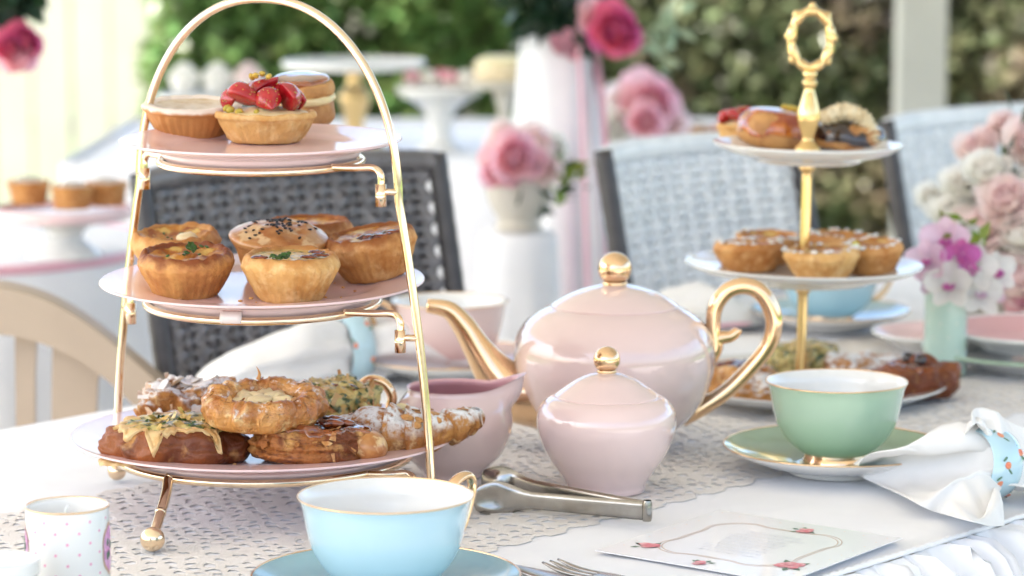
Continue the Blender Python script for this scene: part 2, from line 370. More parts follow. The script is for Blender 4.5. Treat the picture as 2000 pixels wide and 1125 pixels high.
sp = [cloc(U0 + (U1 - U0) * i / 900, N0 + .0008 * nz(i * .3), TZ - .0018 + .0003 * sin(i * 2.1) + .0007 * nz(i * .21)) for i in range(901)]
mk('seam', tube(sp, [.0018 + .0003 * sin(i * 2.1) + .0003 * nz(i * .7) for i in range(901)], 7), cloth, cl)
def skirt(a, b):
    u = U0 + (U1 - U0) * a; s = b * .28
    return cloc(u, N1 + .004 * sin(b * 3) + .012 * b * sin(u * 38 + 2 * nz(u * 4)) + .01 * b, TZ - .0045 - s)
mk('back_drop', grid(260, 10, skirt), cloth, cl)

# crochet runner: a real net of threads with holes and a scalloped edge
def hole(u, n):
    d = min(n - LN0, LN1 - n)
    sc = .0075 * abs(sin(pi * u / .034)) + .0022 * abs(sin(pi * u / .0068))
    if d < .011 - sc: return True
    if d < .022: return ((u / .0113) % 1 - .5) ** 2 + ((d - .0165) / .0113) ** 2 < .055
    d -= .022; M_ = .070
    cu, cn = (u / M_) % 1 - .5, (d / M_) % 1 - .5
    if int(d / M_) % 2: cu = ((u / M_) + .5) % 1 - .5
    r = sqrt(cu * cu + cn * cn); a = atan2(cn, cu)
    if r < .06: return True
    if r < .20: return False
    if r < .31: return abs(sin(3 * a)) < .32
    if r < .38: return False
    w = nz(u * 40, n * 40, 4)
    return ((u / .0125 + .5 * (int(n / .0110) % 2) + .25 * w) % 1 - .5) ** 2 + (.8 * ((n / .0110 + .2 * nz(u * 30, n * 30, 9)) % 1 - .5)) ** 2 < .065 + .05 * w
st = .0024; nu_, nn_ = int((LU1 - LU0) / st), int((LN1 - LN0) / st)
idx = {}; V = []; F = []
def lz(u, n):
    d = min(n - LN0, LN1 - n)
    return min(.0017, cz(u, n) - TZ) + .00045 + .0004 * abs(sin(u / .0048 * pi) * sin(n / .0048 * pi))
lc = UN((LU0 + LU1) / 2, (LN0 + LN1) / 2, TZ)
def lv(i, j):
    if (i, j) not in idx:
        u = LU0 + i * st; n = LN0 + j * st
        idx[(i, j)] = len(V); V.append(UN(u + .0007 * nz(u * 120, n * 120), n + .0007 * nz(u * 120, n * 120, 5), TZ + lz(u, n)) - lc)
    return idx[(i, j)]
for i in range(nu_):
    for j in range(nn_):
        if not hole(LU0 + (i + .5) * st, LN0 + (j + .5) * st): F.append((lv(i, j), lv(i + 1, j), lv(i + 1, j + 1), lv(i, j + 1)))
lr = mk('lace_runner', (V, F), lacem, loc=lc, sol=.00045, sub=1)
tag(lr, 'cream crocheted lace runner with scalloped edge along the middle of the table', 'table runner')
LT = TZ + .0019                                 # what stands on the lace

# printed menu card
cA, cB, cC = T(1163, 1076, TZ + .002), T(1405, 997, TZ + .002), T(1762, 1052, TZ + .002); cD = cA + cC - cB
cm = thing('menu_card', 'white printed menu card with pink roses lying on the cloth', 'card', (cA + cC) / 2)
cm.location.z = TZ + .0018
def cp(a, b, z=0.): q = cB + (cA - cB) * a + (cC - cB) * b; c = (cA + cC) / 2; return Vector((q.x - c.x, q.y - c.y, z))
def cplate(z0, z1):
    V = [cp(a, b, z) for z in (z0, z1) for a, b in ((0, 0), (1, 0), (1, 1), (0, 1))]
    return V, [(3, 2, 1, 0), (4, 5, 6, 7), (0, 1, 5, 4), (1, 2, 6, 5), (2, 3, 7, 6), (3, 0, 4, 7)]
mk('sheet', cplate(0, .0006), card, cm, smooth=False)
asp = (cC - cB).length / (cA - cB).length
def disc(a, b, r, z, k=12, wob=0.):
    return [cp(a + r * (1 + wob * sin(3 * t)) * cos(t) * asp, b + r * (1 + wob * cos(5 * t)) * sin(t), z) for t in (2 * pi * i / k for i in range(k))], [tuple(range(k))]
def fpath():
    out = []
    for i in range(161):
        t = 2 * pi * i / 160; c, s_ = cos(t), sin(t)
        k = 1 - .10 * exp(-((abs(c) - 1) / .03) ** 2) - .08 * exp(-((abs(s_) - 1) / .03) ** 2)
        out.append((.5 + .36 * k * (abs(c) ** .55) * (1 if c > 0 else -1), .5 + .36 * k * (abs(s_) ** .55) * (1 if s_ > 0 else -1)))
    return out
for sc_ in (1., .955):
    pts = [cp(.5 + (a - .5) * sc_, .5 + (b - .5) * sc_, .0008) for a, b in fpath()]
    mk('frame_line', tube(pts, 0.00026, 4, flat=(.25, 1)), inkgold, cm)
rc = random.Random(3)
for a, b, sc_ in ((.80, .15, 1.), (.14, .56, .85), (.74, .86, 1.2), (.93, .52, .8)):
    bl = B()
    for k in range(9):
        bl.add(disc(a + rc.uniform(-.03, .03) * sc_ * asp, b + rc.uniform(-.03, .03) * sc_, rc.uniform(.016, .03) * sc_, .0009 + k * .00005, 10, .15))
    mk('rose_print', bl, inkpink, cm, smooth=False)
    bl = B()
    for k in range(4):
        t = rc.uniform(0, 6.28)
        bl.add(([cp(a + (cos(t) * .055 * q + cos(t + 1.57) * w * 1.5) * sc_ * asp, b + (sin(t) * .055 * q + sin(t + 1.57) * w * 1.5) * sc_, .00085) for q, w in ((.7, 0), (1.1, .009), (1.6, 0), (1.1, -.009))], [(0, 1, 2, 3)]))
    mk('leaf_print', bl, inkgreen, cm, smooth=False)
bl = B()
for k in range(9):
    for j in range(9):
        a, b = .05 + .1 * k + .02 * (j % 2), .05 + j * .1125
        if max(abs(a - .5), abs(b - .5)) > .38: bl.add(disc(a, b, .0045, .0009, 8))
mk('dot_print', bl, inkgold, cm, smooth=False, kind='stuff')
bl = B()
for k in range(9):
    x = .3 + k * .05; q = .32 + .04 * rc.random()
    while q < .66 - .03 * rc.random():
        w = rc.uniform(.012, .035); bl.add(([cp(x - .0035, q, .0009), cp(x + .0035, q, .0009), cp(x + .0035, q + w, .0009), cp(x - .0035, q + w, .0009)], [(0, 1, 2, 3)])); q += w + .009
mk('text_print', bl, inkgrey, cm, smooth=False, kind='stuff')
#==TEAWARE==
# ------------------------------------------------------------------ tea ware
def face(*p): return p
def cup(name, label, loc, outer, handle_rot, s=1., foot=rosegold, group='tea cups', ht=.0):
    t = thing(name, label, 'cup', loc, (0, 0, handle_rot), group)
    out = dp([(.0215, .0065), (.027, .0095), (.036, .018), (.0425, .03), (.0458, .044), (.0475, .053), (.0498, .0585)], 4)
    mk('bowl', lathe([(r * s, z * s) for r, z in out], 72), outer, t)
    inn = dp([(.0492, .0586), (.0462, .053), (.0446, .044), (.041, .03), (.034, .019), (.02, .0115), (.006, .0095)], 4) + [(0, .0095)]
    mk('interior', lathe([(r * s, z * s) for r, z in inn], 72), whitec, t)
    mk('rim', ring(.0496 * s, .00055 * s, .0587 * s, 96, 8), rosegold, t)
    mk('foot', lathe(dp([(.0001, .0035), (.017, .003), (.0225, .0), (.0238, .0012), (.0225, .005), (.0216, .0068), (.0225, .0085)], 3), 48), foot, t)
    h = dense([(.0488, 0, .050), (.056, 0, .0585 - ht * .6), (.0655, 0, .0605 - ht), (.0695, 0, .055 - ht * .6), (.067, 0, .044), (.060, 0, .030), (.050, 0, .021), (.0435, 0, .0205)], 6)
    m = len(h); mk('handle', tube([q * s for q in h], [(.0031 - .0008 * sin(pi * i / m)) * s for i in range(m)], 10, flat=(1., 1.5)), rosegold, t)
    return t
def saucer(name, label, loc, topm, r=.0765, rim=rosegold, group='saucers'):
    k = r / .0765; t = thing(name, label, 'saucer', loc, group=group)
    pr = dp([(0.0001, .006), (.024, .006), (.029, .0066), (.045, .0088), (.062, .013), (.073, .0178), (.0765, .0193)], 4)
    mk('top_face', lathe([(q[0] * k, q[1]) for q in pr], 84), topm, t)
    pr = dp([(.0765, .0190), (.072, .0152), (.058, .009), (.042, .0045), (.034, .003), (.033, .0), (.031, .0), (.030, .0028), (.012, .0033), (.0001, .0033)], 4)
    mk('underside', lathe([(q[0] * k, q[1]) for q in pr], 84), whitec, t)
    if rim: mk('rim', ring(.0765 * k, .0006, .0192, 110, 8), rim, t)
    return t
g = T(753, 1148, TZ + .008); g.z = LT - .002
q = P(753, 980, 1.605); FB = Vector((q.x, 1.605, TZ + .001))
saucer('saucer', 'blue saucer with gold edge under the front cup', FB, blued, .0770)
cup('teacup', 'sky blue teacup with white inside, nearest the camera', FB + Vector((0, 0, .0062)), bluec, R(46), 1.01)
q = T(1632, 904, TZ + .007); GC = Vector((q.x, q.y, TZ + .001))
saucer('saucer', 'sage green saucer with white underside beside the white napkin', GC, greend, .079)
cup('teacup', 'sage green teacup with gold foot in front of the pastries', GC + Vector((0, 0, .0062)), greenc, R(82), 1.0, ht=.009)
q = T(878, 722, TZ + .007); PC = Vector((q.x, q.y, TZ + .001))
saucer('saucer', 'pale pink saucer behind the pink jug', PC, pinkplate, .078)
cup('teacup', 'pale pink teacup with gold handle behind the teapot spout', PC + Vector((0, 0, .0062)), pinkc, R(200), 1.0)
q = T(1620, 630, TZ + .007); BC = Vector((q.x, q.y, TZ + .001))
saucer('saucer', 'blue saucer far back behind the small cake stand', BC, bluec, .075)
cup('teacup', 'far blue teacup half hidden by the small cake stand', BC + Vector((0, 0, .0062)), bluec, R(20), .98)

# teapot
TD = 2.085; q = P(1199, 873, TD); TP = Vector((q.x, TD, LT - .001))
tp = thing('teapot', 'large pale pink teapot with gold spout, handle and knob', 'teapot', TP)
def tq(px, py, dy=0.): v = P(px, py, TD); return Vector((v.x - TP.x, dy, v.z - TP.z))
def tz_(zx, zy, dy=0.): return tq(750 + zx * .53333, 450 + zy * .53333, dy)
body = dp([(.036, .0075), (.0405, .010), (.0505, .0165), (.0605, .0270), (.0678, .0395), (.0728, .0545), (.0745, .0675), (.0735, .078), (.0702, .0865), (.0640, .0945), (.0545, .1012), (.0468, .1045)], 5)
mk('body', lathe(body, 110), pinkc, tp)
mk('foot', lathe(dp([(.0001, .004), (.03, .0035), (.0365, .0), (.0382, .0015), (.0368, .005), (.0358, .0075), (.037, .009)], 4), 64), rosegold, tp)
lid = mk('lid', lathe(dp([(.0464, .1041), (.0470, .1053), (.0458, .1065), (.0400, .1103), (.0310, .1147), (.0200, .1183), (.0125, .1201), (.0088, .1207), (.0001, .1207)], 5), 110), pinkc, tp)
mk('knob', lathe(dp([(.0090, .1203), (.0094, .1220), (.0084, .1233)], 2) + [(.0124 * sin(a), .1323 - .0124 * cos(a)) for a in (R(40 + 10 * i) for i in range(14))] + [(0, .1447)], 40), rosegold, lid)
spine = dense([tz_(640, 610, .0), tz_(560, 600, -.001), tz_(478, 585, -.003), tz_(400, 508, -.005), tz_(338, 418, -.007), tz_(287, 336, -.008), tz_(236, 284, -.009), tz_(158, 268, -.010)], 6)
rr = dense([(.026, 0, 0), (.0252, 0, 0), (.0215, 0, 0), (.0150, 0, 0), (.0106, 0, 0), (.0086, 0, 0), (.0068, 0, 0), (.0052, 0, 0)], 6)
mk('spout', tube(spine, [q.x for q in rr], 28), rosegold, tp)
hp = dense([tz_(1195, 470), tz_(1216, 425), tz_(1206, 360), tz_(1212, 285), tz_(1252, 225), tz_(1310, 203), tz_(1372, 220), tz_(1415, 280), tz_(1428, 350), tz_(1405, 425), tz_(1345, 500), tz_(1265, 580), tz_(1180, 640), tz_(1090, 690)], 6)
m = len(hp); hd = mk('handle', tube(hp, [.0052 + .0014 * sin(pi * i / m) ** 2 + .0012 * sstep(.75, 1, i / m) for i in range(m)], 14, flat=(1, 1.1)), rosegold, tp)
mk('scroll', tube(dense([tz_(1208, 400), tz_(1238, 392), tz_(1268, 388), tz_(1290, 372), tz_(1296, 360)], 5), [.006 - .003 * i / 20 for i in range(21)], 10), rosegold, hd)

# sugar bowl
SD = 1.928; q = P(1184, 956, SD); SB = Vector((q.x, SD, LT - .001))
sb = thing('sugar_bowl', 'small round pink sugar bowl with gold ball knob in front of the teapot', 'sugar bowl', SB)
mk('body', lathe(dp([(.0001, .002), (.020, .0015), (.0255, 0), (.0268, .002), (.0278, .0055), (.0330, .0135), (.0405, .0245), (.0458, .0370), (.0478, .0475), (.0468, .0555), (.0428, .0618), (.0385, .0648), (.0356, .0656)], 5), 96), pinkc, sb)
lid = mk('lid', lathe(dp([(.0352, .0650), (.0358, .0660), (.0346, .0672), (.0290, .0712), (.0200, .0772), (.0120, .0806), (.0080, .0816), (.0062, .0818), (.0001, .0818)], 5), 96), pinkc, sb)
mk('knob', lathe(dp([(.0064, .0814), (.0068, .083), (.0062, .084)], 2) + [(.0092 * sin(a), .0906 - .0092 * cos(a)) for a in (R(40 + 10 * i) for i in range(14))] + [(0, .0998)], 36), rosegold, lid)

# cream jug
JD = 1.978; q = P(885, 932, JD); JB = Vector((q.x, JD, LT - .001))
jg = thing('cream_jug', 'pink cream jug with open lip behind the croissant', 'jug', JB)
def spt(x, y, z):
    a = atan2(y, x); k = exp(-(a / .42) ** 2); t = sstep(.046, .0645, z)
    r = sqrt(x * x + y * y) * (1 + .60 * k * t); z2 = z + .0085 * k * t * t - .001 * t * (1 - k)
    return (r * cos(a), r * sin(a) * (1 - .15 * k * t), z2)
pr = dp([(.0001, .002), (.017, .0015), (.0205, 0), (.0218, .003), (.0262, .0075), (.0340, .0155), (.0398, .027), (.0420, .0385), (.0402, .049), (.0355, .0565), (.0325, .0605), (.0318, .0632), (.0324, .0645)], 5)
mk('body', lathe(pr, 96, spt), pinkc, jg, sub=1)
pr = dp([(.0323, .0646), (.0302, .0632), (.0306, .0605), (.0338, .056), (.0382, .0485), (.0398, .0385), (.0375, .028), (.03, .016), (.0001, .011)], 5)
mk('interior', lathe(pr, 96, spt), pinkin, jg, sub=1)
def jq(px, py): v = P(px, py, JD); return Vector((v.x - JB.x, 0, v.z - JB.z))
hp = dense([jq(798, 802), jq(775, 806), jq(762, 802), jq(766, 775), jq(752, 750), jq(728, 741), jq(706, 752), jq(694, 780), jq(700, 820), jq(730, 862), jq(775, 890), jq(800, 895)], 6)
mk('handle', tube(hp, .0036, 12, flat=(1, 1.3)), rosegold, jg)

# sugar tongs
tg_ = thing('sugar_tongs', 'worn steel sugar tongs lying on the lace before the sugar bowl', 'tongs', T(1100, 985, LT))
def tl(px, py, z): return T(px, py, LT + z) - tg_.location
def arm(A, Bp, C, up):
    pts = dense([A, A.lerp(Bp, .25), A.lerp(Bp, .6), Bp, Bp.lerp(C, .5), C], 6); V = []; F = []
    for i, p in enumerate(pts):
        t = i / (len(pts) - 1); hgt = .0062 - .001 * t if t < .55 else .0056 + .0062 * sin(pi * (t - .55) / .45) ** .8
        if t > .97: hgt = .004
        d = (pts[min(i + 1, len(pts) - 1)] - pts[max(i - 1, 0)]); d.z = 0; d.normalize(); n = Vector((-d.y, d.x, 0))
        cup_ = up * .005 * sstep(.6, .85, t) * sin(pi * min(1, (t - .55) / .45)) if t > .6 else 0
        for w, o in ((-1, 0), (-.5, .6), (0, 1), (.5, .6), (1, 0)):
            V.append(p + Vector((0, 0, w * hgt)) + n * (o * (cup_ + .0006)))
    for i in range(len(pts) - 1):
        for k in range(4): F.append((i * 5 + k, i * 5 + k + 1, (i + 1) * 5 + k + 1, (i + 1) * 5 + k))
    return V, F
E0 = tl(1262, 998, .0085)
mk('arm', arm(E0, tl(1010, 975, .0085), tl(925, 975, .0085), -1), steel, tg_, sol=.0013)
mk('arm', arm(E0 + Vector((0, .002, 0)), tl(1015, 948, .012), tl(942, 940, .013), 1), steel, tg_, sol=.0013)
mk('bend', lathe([(.0028, -.0068), (.0034, -.004), (.0034, .004), (.0028, .0068)], 20, c=E0 + Vector((.0006, .001, 0))), steel, tg_)

# knife and fork tips by the front saucer
q = T(1000, 1107, TZ + .004); kd = Vector((.9, -1.05, 0)).normalized(); kn_ = Vector((-kd.y, kd.x, 0))
kn = thing('table_knife', 'steel knife with rounded tip beside the blue saucer', 'knife', (q.x, q.y, TZ + .002))
def kf(a, b):
    w = .0085 * (1 - (1 - min(1, a * 5)) ** 2.4) * (1 if a < .55 else .62); return kd * (a * .21 - .004) + kn_ * ((b - .5) * 2 * w) + Vector((0, 0, .002 + .0012 * (1 - (2 * b - 1) ** 2)))
mk('blade', grid(40, 6, kf), steel, kn, sol=.0014)
q = T(1075, 1100, TZ + .005); fk = thing('table_fork', 'steel fork, tines just in view at the front table edge', 'fork', (q.x, q.y, TZ + .002))
for i in range(3):
    o = kn_ * ((i - 1) * .0062)
    mk('tine', tube(dense([o + Vector((0, 0, .0045)), o + kd * .02 + Vector((0, 0, .002)), o + kd * .045 + Vector((0, 0, .003))], 5), [.0006 + .0008 * min(1, i_ / 4) for i_ in range(11)], 8, flat=(1, 1.5)), steel, fk)
mk('stem', tube(dense([kd * .043 + Vector((0, 0, .003)), kd * .062 + Vector((0, 0, .004)), kd * .085 + Vector((0, 0, .006)), kd * .19 + Vector((0, 0, .003))], 5), [.008, .0085, .009, .0088, .0085, .007, .005, .0035, .003, .003, .003, .0035, .004, .0045, .005, .005], 12, flat=(.25, 1)), steel, fk)

# candle in printed china pot + small tin
CD = 1.60; q = P(131, 985, CD); CA = Vector((q.x, CD, TZ + .0035)); CR = .0237; CH = q.z - CA.z
dm, nt2, bs = _nodes('dotted_china'); co = N(nt2, 'ShaderNodeTexCoord').outputs['Object']
sx = N(nt2, 'ShaderNodeSeparateXYZ'); nt2.links.new(co, sx.inputs[0])
ang = mth(nt2, 'MULTIPLY', mth(nt2, 'ARCTAN2', sx.outputs[1], sx.outputs[0]), CR)
def cell(o, pu, pz):
    a = mth(nt2, 'SUBTRACT', mth(nt2, 'FRACT', mth(nt2, 'ADD', mth(nt2, 'DIVIDE', ang, pu), 20 + o)), .5); b = mth(nt2, 'SUBTRACT', mth(nt2, 'FRACT', mth(nt2, 'ADD', mth(nt2, 'DIVIDE', sx.outputs[2], pz), 20.2 + o)), .5)
    return mth(nt2, 'ADD', mth(nt2, 'POWER', mth(nt2, 'MULTIPLY', a, pu), 2), mth(nt2, 'POWER', mth(nt2, 'MULTIPLY', b, pz), 2))
dd = mth(nt2, 'MINIMUM', cell(0, 2 * pi * CR / 11, .0122), cell(.5, 2 * pi * CR / 11, .0122))
bs.inputs['Roughness'].default_value = .2; bs.inputs['Coat Weight'].default_value = .5
nt2.links.new(mixc(nt2, ramp(nt2, dd, .00092 ** 2, .00072 ** 2), (.80, .80, .78), (.80, .33, .50)), bs.inputs['Base Color'])
ca = thing('candle_pot', 'white china candle pot with pink dots at the front left', 'candle', CA)
mk('pot', lathe(dp([(.0001, .001), (.02, .0005), (.0232, .0015), (CR, .005), (CR, .03), (CR, CH - .004), (CR - .0002, CH - .001)], 4), 84), dm, ca)
mk('interior', lathe([(CR - .0002, CH - .0008), (CR - .0015, CH - .0006), (CR - .0022, CH - .003), (CR - .0022, CH - .012)], 72), whitec, ca)
mk('rim', ring(CR - .0003, .0006, CH - .0007, 90, 8), rosegold, ca)
wx = mk('wax', lathe([(CR - .002, CH - .009), (.012, CH - .0098), (0, CH - .0095)], 48), wax, ca)
mk('wick', tube([(-.001, 0, CH - .01), (-.0008, 0, CH - .003), (.0008, .0004, CH - .0005)], .0008, 8), wax, wx)
for c0, a0 in ((R(-6), 1), (R(192), 1)):
    for nm, mt, rr_, h_ in (('medallion_border', inkgold, .0098, .00018), ('medallion', inkmauve, .0084, .0003)):
        V = [((CR + h_) * cos(c0), (CR + h_) * sin(c0), .034)]; F = []
        for i in range(48):
            t = 2 * pi * i / 48; r_ = rr_ * (1 + .09 * abs(sin(3 * t)))
            a = c0 + r_ * cos(t) * .85 / CR; V.append(((CR + h_) * cos(a), (CR + h_) * sin(a), .034 + r_ * sin(t) * 1.45))
        for i in range(48): F.append((0, 1 + i, 1 + (i + 1) % 48))
        mk(nm, (V, F), mt, ca)
    bl = B()
    for k, (da, dz) in enumerate(((-.12, .004), (-.05, -.003), (.06, .002), (-.14, -.004))):
        a = c0 + da; bl.add(ball(.0016, ((CR + .0004) * cos(a), (CR + .0004) * sin(a), .034 + dz), 8, 5, (.35, .35, 1.5)))
    mk('leaf_print', bl, inkgreen, ca)
q = T(-8, 1100, TZ + .045); tn = thing('candle_tin', 'small silver tin with cream lid at the lower left corner', 'tin', (q.x, q.y, TZ + .0035))
mk('wall', lathe(dp([(.0001, .0), (.021, 0), (.0225, .001), (.0225, .03), (.0225, .040)], 3), 60), steel, tn)
ld = mk('lid', lathe(dp([(.0232, .036), (.0236, .0365), (.0236, .0425), (.0228, .0438), (.020, .0434), (.0001, .043)], 3), 60), whitec, tn)

# napkins and rings
def napring(label, loc, axis, r=.0205, w=.024):
    rt = axis.to_track_quat('Z', 'Y').to_euler(); t = thing('napkin_ring', label, 'napkin ring', loc, rt, 'napkin rings')
    mk('band', lathe(dp([(r - .0012, -w / 2), (r, -w / 2), (r + .0022, -w * .3), (r + .003, 0), (r + .0022, w * .3), (r, w / 2), (r - .0012, w / 2), (r - .0012, 0), (r - .0012, -w / 2)], 3), 60), bluec, t)
    rn = random.Random(int(abs(loc[0]) * 1e4))
    for k in range(11):
        a = 2 * pi * k / 11 + rn.uniform(-.15, .15); z = (-.35 if k % 2 else .2) * w + rn.uniform(-.002, .002)
        rad = r + .003 - .0025 * (2 * z / w) ** 2 * .9
        V, F = ball(1, nu=10, nv=6, fn=lambda x, y, zz: (x * (1 + .2 * sin(5 * atan2(y, x))), y, zz))
        mt = Matrix.Translation((rad * cos(a), rad * sin(a), z)) @ Matrix.Rotation(a, 4, 'Z') @ Matrix.Diagonal((.0004, .0027, .0027, 1))
        mk('blossom_print', ([mt @ Vector(v) for v in V], F), inkorange, t)
        for d in (-1, 1):
            mt2 = Matrix.Translation((rad * cos(a + .17 * d), rad * sin(a + .17 * d), z + .0025 * d)) @ Matrix.Rotation(a + .17 * d, 4, 'Z') @ Matrix.Rotation(.7 * d, 4, 'X') @ Matrix.Diagonal((.0004, .0009, .0026, 1))
            mk('leaf_print', ([mt2 @ Vector(v) for v in V], F), inkgreen, t)
    return t
RC = T(1928, 904, TZ + .0248); rax = Vector((-.78, -.50, .12)).normalized()
napring('blue floral napkin ring gathered round the front right napkin', RC, rax, .0220, .025)
nk = thing('napkin', 'white linen napkin fanned out from its ring beside the green saucer', 'napkin', (RC.x, RC.y, TZ), group='napkins')
side = rax.cross(Vector((0, 0, 1))).normalized(); upv = side.cross(rax)
def endcurve(pts):
    p = dense(pts, 12)
    def f(v): 
        x = v * (len(p) - 1); i = min(int(x), len(p) - 2); return p[i].lerp(p[i + 1], x - i)
    return f
eL = endcurve([T(1812, 884, TZ + .034), T(1745, 880, TZ + .038), T(1690, 893, TZ + .030), T(1676, 922, TZ + .012), T(1722, 950, TZ + .006), T(1790, 985, TZ + .010), T(1842, 1004, TZ + .004), T(1890, 1018, TZ + .016), T(1928, 1026, TZ + .010), T(1962, 1028, TZ + .004)])
def npf(ef, sgn, seed, amp):
    def f(a, b):
        v = b; e = ef(v); t = a
        th = pi * v * .95 + .05
        r_ = .0195 * (.72 + .28 * abs(sin(v * pi * 3.2 + seed)))
        c = RC + upv * (r_ * cos(th)) - side * (r_ * sin(th))
        c = c - rax * sgn * .004
        w = t ** .85; p = c.lerp(e, w)
        ridge = sin(v * pi * 6.5 + seed) * amp * sin(pi * min(1, t * 1.02)) ** .8
        p += Vector((0, 0, .006 * sin(pi * t) * (1 - .5 * v))) + Vector((0, 0, ridge)) + side * (ridge * .5 * cos(v * 9))
        p += Vector((0, 0, .0025 * nz(t * 5, v * 7, seed)))
        p.z = max(p.z, TZ + .0025 + .001 * nz(v * 5, t * 5))
        return p - nk.location
    return f
mk('fan', grid(34, 96, npf(eL, 1, 1.1, .0085)), cloth2, nk, sol=.0011, sub=1)
eR = endcurve([T(1868, 872, TZ + .030), T(1895, 835, TZ + .055), T(1900, 800, TZ + .062), T(1935, 808, TZ + .056), T(2000, 838, TZ + .045), T(2070, 870, TZ + .03), T(2075, 905, TZ + .008), T(2060, 960, TZ + .005), T(2040, 985, TZ + .004)])
mk('fan', grid(30, 90, npf(eR, -1, .3, .006)), cloth2, nk, sol=.0011, sub=1)

# far left napkin, rolled through its ring
RL = P(688, 700, 2.36); RL.z = TZ + .030; ax2 = Vector((.86, .45, .03)).normalized()
napring('blue napkin ring on the rolled napkin behind the cake stand', RL, ax2, .026, .02)
nl = thing('napkin', 'rolled white napkin lying behind the lowest plate of pastries', 'napkin', (RL.x, RL.y, TZ), group='napkins')
def roll(px0, z0, px1, pts):
    P3 = dense([(a, b, c) for a, b, c in pts], 8); m = len(P3); s2 = ax2.cross(Vector((0, 0, 1))).normalized(); V = []; n = 40
    for i, (d, rv, rh) in enumerate(P3):
        c = RL + ax2 * d - Vector((0, 0, RL.z)); 
        for k in range(n):
            a = 2 * pi * k / n; w = 1 + .10 * sin(3 * a + d * 25) + .30 * nz(cos(a) * 1.6, sin(a) * 1.6, d * 20) + .09 * sin(7 * a + d * 30 + 2 * nz(d * 30, a))
            z = max(.0015, rv * 1.02 + rv * sin(a) * w); V.append(c + s2 * (rh * cos(a) * w) + Vector((0, 0, TZ + z)) - nl.location)
    F = [(i * n + k, i * n + (k + 1) % n, (i + 1) * n + (k + 1) % n, (i + 1) * n + k) for i in range(m - 1) for k in range(n)]
    F += [tuple(range(n - 1, -1, -1)), tuple((m - 1) * n + k for k in range(n))]
    return V, F
mk('roll', roll(0, 0, 0, [(-.138, .004, .012), (-.130, .009, .028), (-.11, .016, .04), (-.08, .022, .044), (-.05, .027, .04), (-.02, .027, .03), (0, .0235, .0235), (.03, .026, .032), (.07, .022, .04), (.1, .010, .04)]), cloth2, nl, sub=1)
#==STANDS==
# ------------------------------------------------------------------ gold framed three tier stand
def pln(r, zr, depth=.008, foot=.62):
    """plate profile: rim at z = zr, foot at zr - depth*2"""
    z0 = zr - depth - .008
    top = dp([(.0001, zr - depth), (r * .55, zr - depth), (r * .66, zr - depth + .0008), (r * .74, zr - depth * .55), (r * .86, zr - depth * .3), (r * .97, zr - .0006), (r, zr)], 4)
    bot = dp([(r, zr), (r * .995, zr - .0018), (r * .86, zr - depth * .3 - .0032), (r * .73, zr - depth - .001), (r * foot + .003, zr - depth - .004), (r * foot, z0), (r * foot - .003, z0), (r * foot - .004, zr - depth - .0035), (.0001, zr - depth - .003)], 4)
    return top + bot[1:]
SC = Vector((-.1655, 1.885, LT - .001))
PHI = R(-33)
cs = thing('cake_stand', 'tall gold wire cake stand holding three pink plates', 'cake stand', SC)
ad = Vector((cos(PHI), sin(PHI), 0)); fd = Vector((sin(PHI), -cos(PHI), 0))
def spanw(z):   # half width of the arch at height z above the cloth
    return .1335 - .028 * (z / .26) ** 1.6 if z < .21 else None
H = .337; wire = .0029
arc = []
zs = [0.006 + .204 * i / 14 for i in range(15)]
for z in zs: arc.append((-(.1335 - .0255 * (z / .21) ** 1.7), z))
w0 = -arc[-1][0]; z0 = arc[-1][1]
for i in range(1, 25):
    t = pi / 2 * i / 24; arc.append((-w0 * cos(t) ** .92, z0 + (H - z0) * sin(t) ** 1.0))
full = arc + [(-a, b) for a, b in reversed(arc[:-1])]
mk('arch', tube([ad * a - fd * .004 + Vector((0, 0, b)) for a, b in full], wire, 12), gold, cs)
def legx(z):
    for (a, b), (c, d) in zip(arc, arc[1:]):
        if b <= z <= d: return -(a + (c - a) * (z - b) / (d - b))
PLT = [(.1280, .049, .0975), (.1070, .1525, .0770), (.0925, .246, .0665)]
SAG = [0., R(1.7), R(1.3)]                    # the upper tiers lean a little towards us   # plate radius, rim height, ring radius
for k, (pr_, zr, rr_) in enumerate(PLT):
    zring = zr - .0152
    rg_ = mk('ring', ring(rr_, .0027, 0, 90, 10), gold, cs, loc=(0, 0, zring)); rg_.rotation_euler = (SAG[k], 0, 0)
    for sd in (1, -1):
        lx = legx(zring - .004); st_ = ad * sd * (rr_ * .80) + fd * (-rr_ * .6 if sd > 0 else -rr_ * .6); st_.z = zring
        e = ad * sd * (lx - .0088) + fd * .002
        a0 = ad * sd * rr_ * .985 + fd * rr_ * .17 + Vector((0, 0, zring))
        if sd > 0: pth = [a0, a0.lerp(e + Vector((0, 0, zring)), .5), e + Vector((0, 0, zring)) - ad * .006, e + Vector((0, 0, zring - .004)), e + Vector((0, 0, zring - .014))]
        else: pth = [a0, a0.lerp(e + Vector((0, 0, zring)), .6), e + Vector((0, 0, zring)) + ad * .004, e + Vector((0, 0, zring - .004)), e + Vector((0, 0, zring - .012))]
        if (e.length - rr_) > .004 or True: am = mk('arm', tube(dense(pth, 5), .0024, 10), gold, cs)
        mk('sleeve', tube([e + Vector((0, 0, zring - .010)), e + Vector((0, 0, zring - .0245))], .0036, 14), gold, am)
        mk('hinge', tube([e + Vector((0, 0, zring - .015)), ad * sd * (legx(max(.012, zring - .015))) - fd * .003 + Vector((0, 0, zring - .015))], .0022, 8), gold, am)
for sd in (1, -1): mk('ball_foot', ball(.0066, ad * sd * .1335 - fd * .004 + Vector((0, 0, .0066))), gold, cs)
zr0 = PLT[0][1] - .0152; ft0 = fd * PLT[0][2] + Vector((0, 0, zr0)); ft1 = Vector((-.058, -.141, .0084))
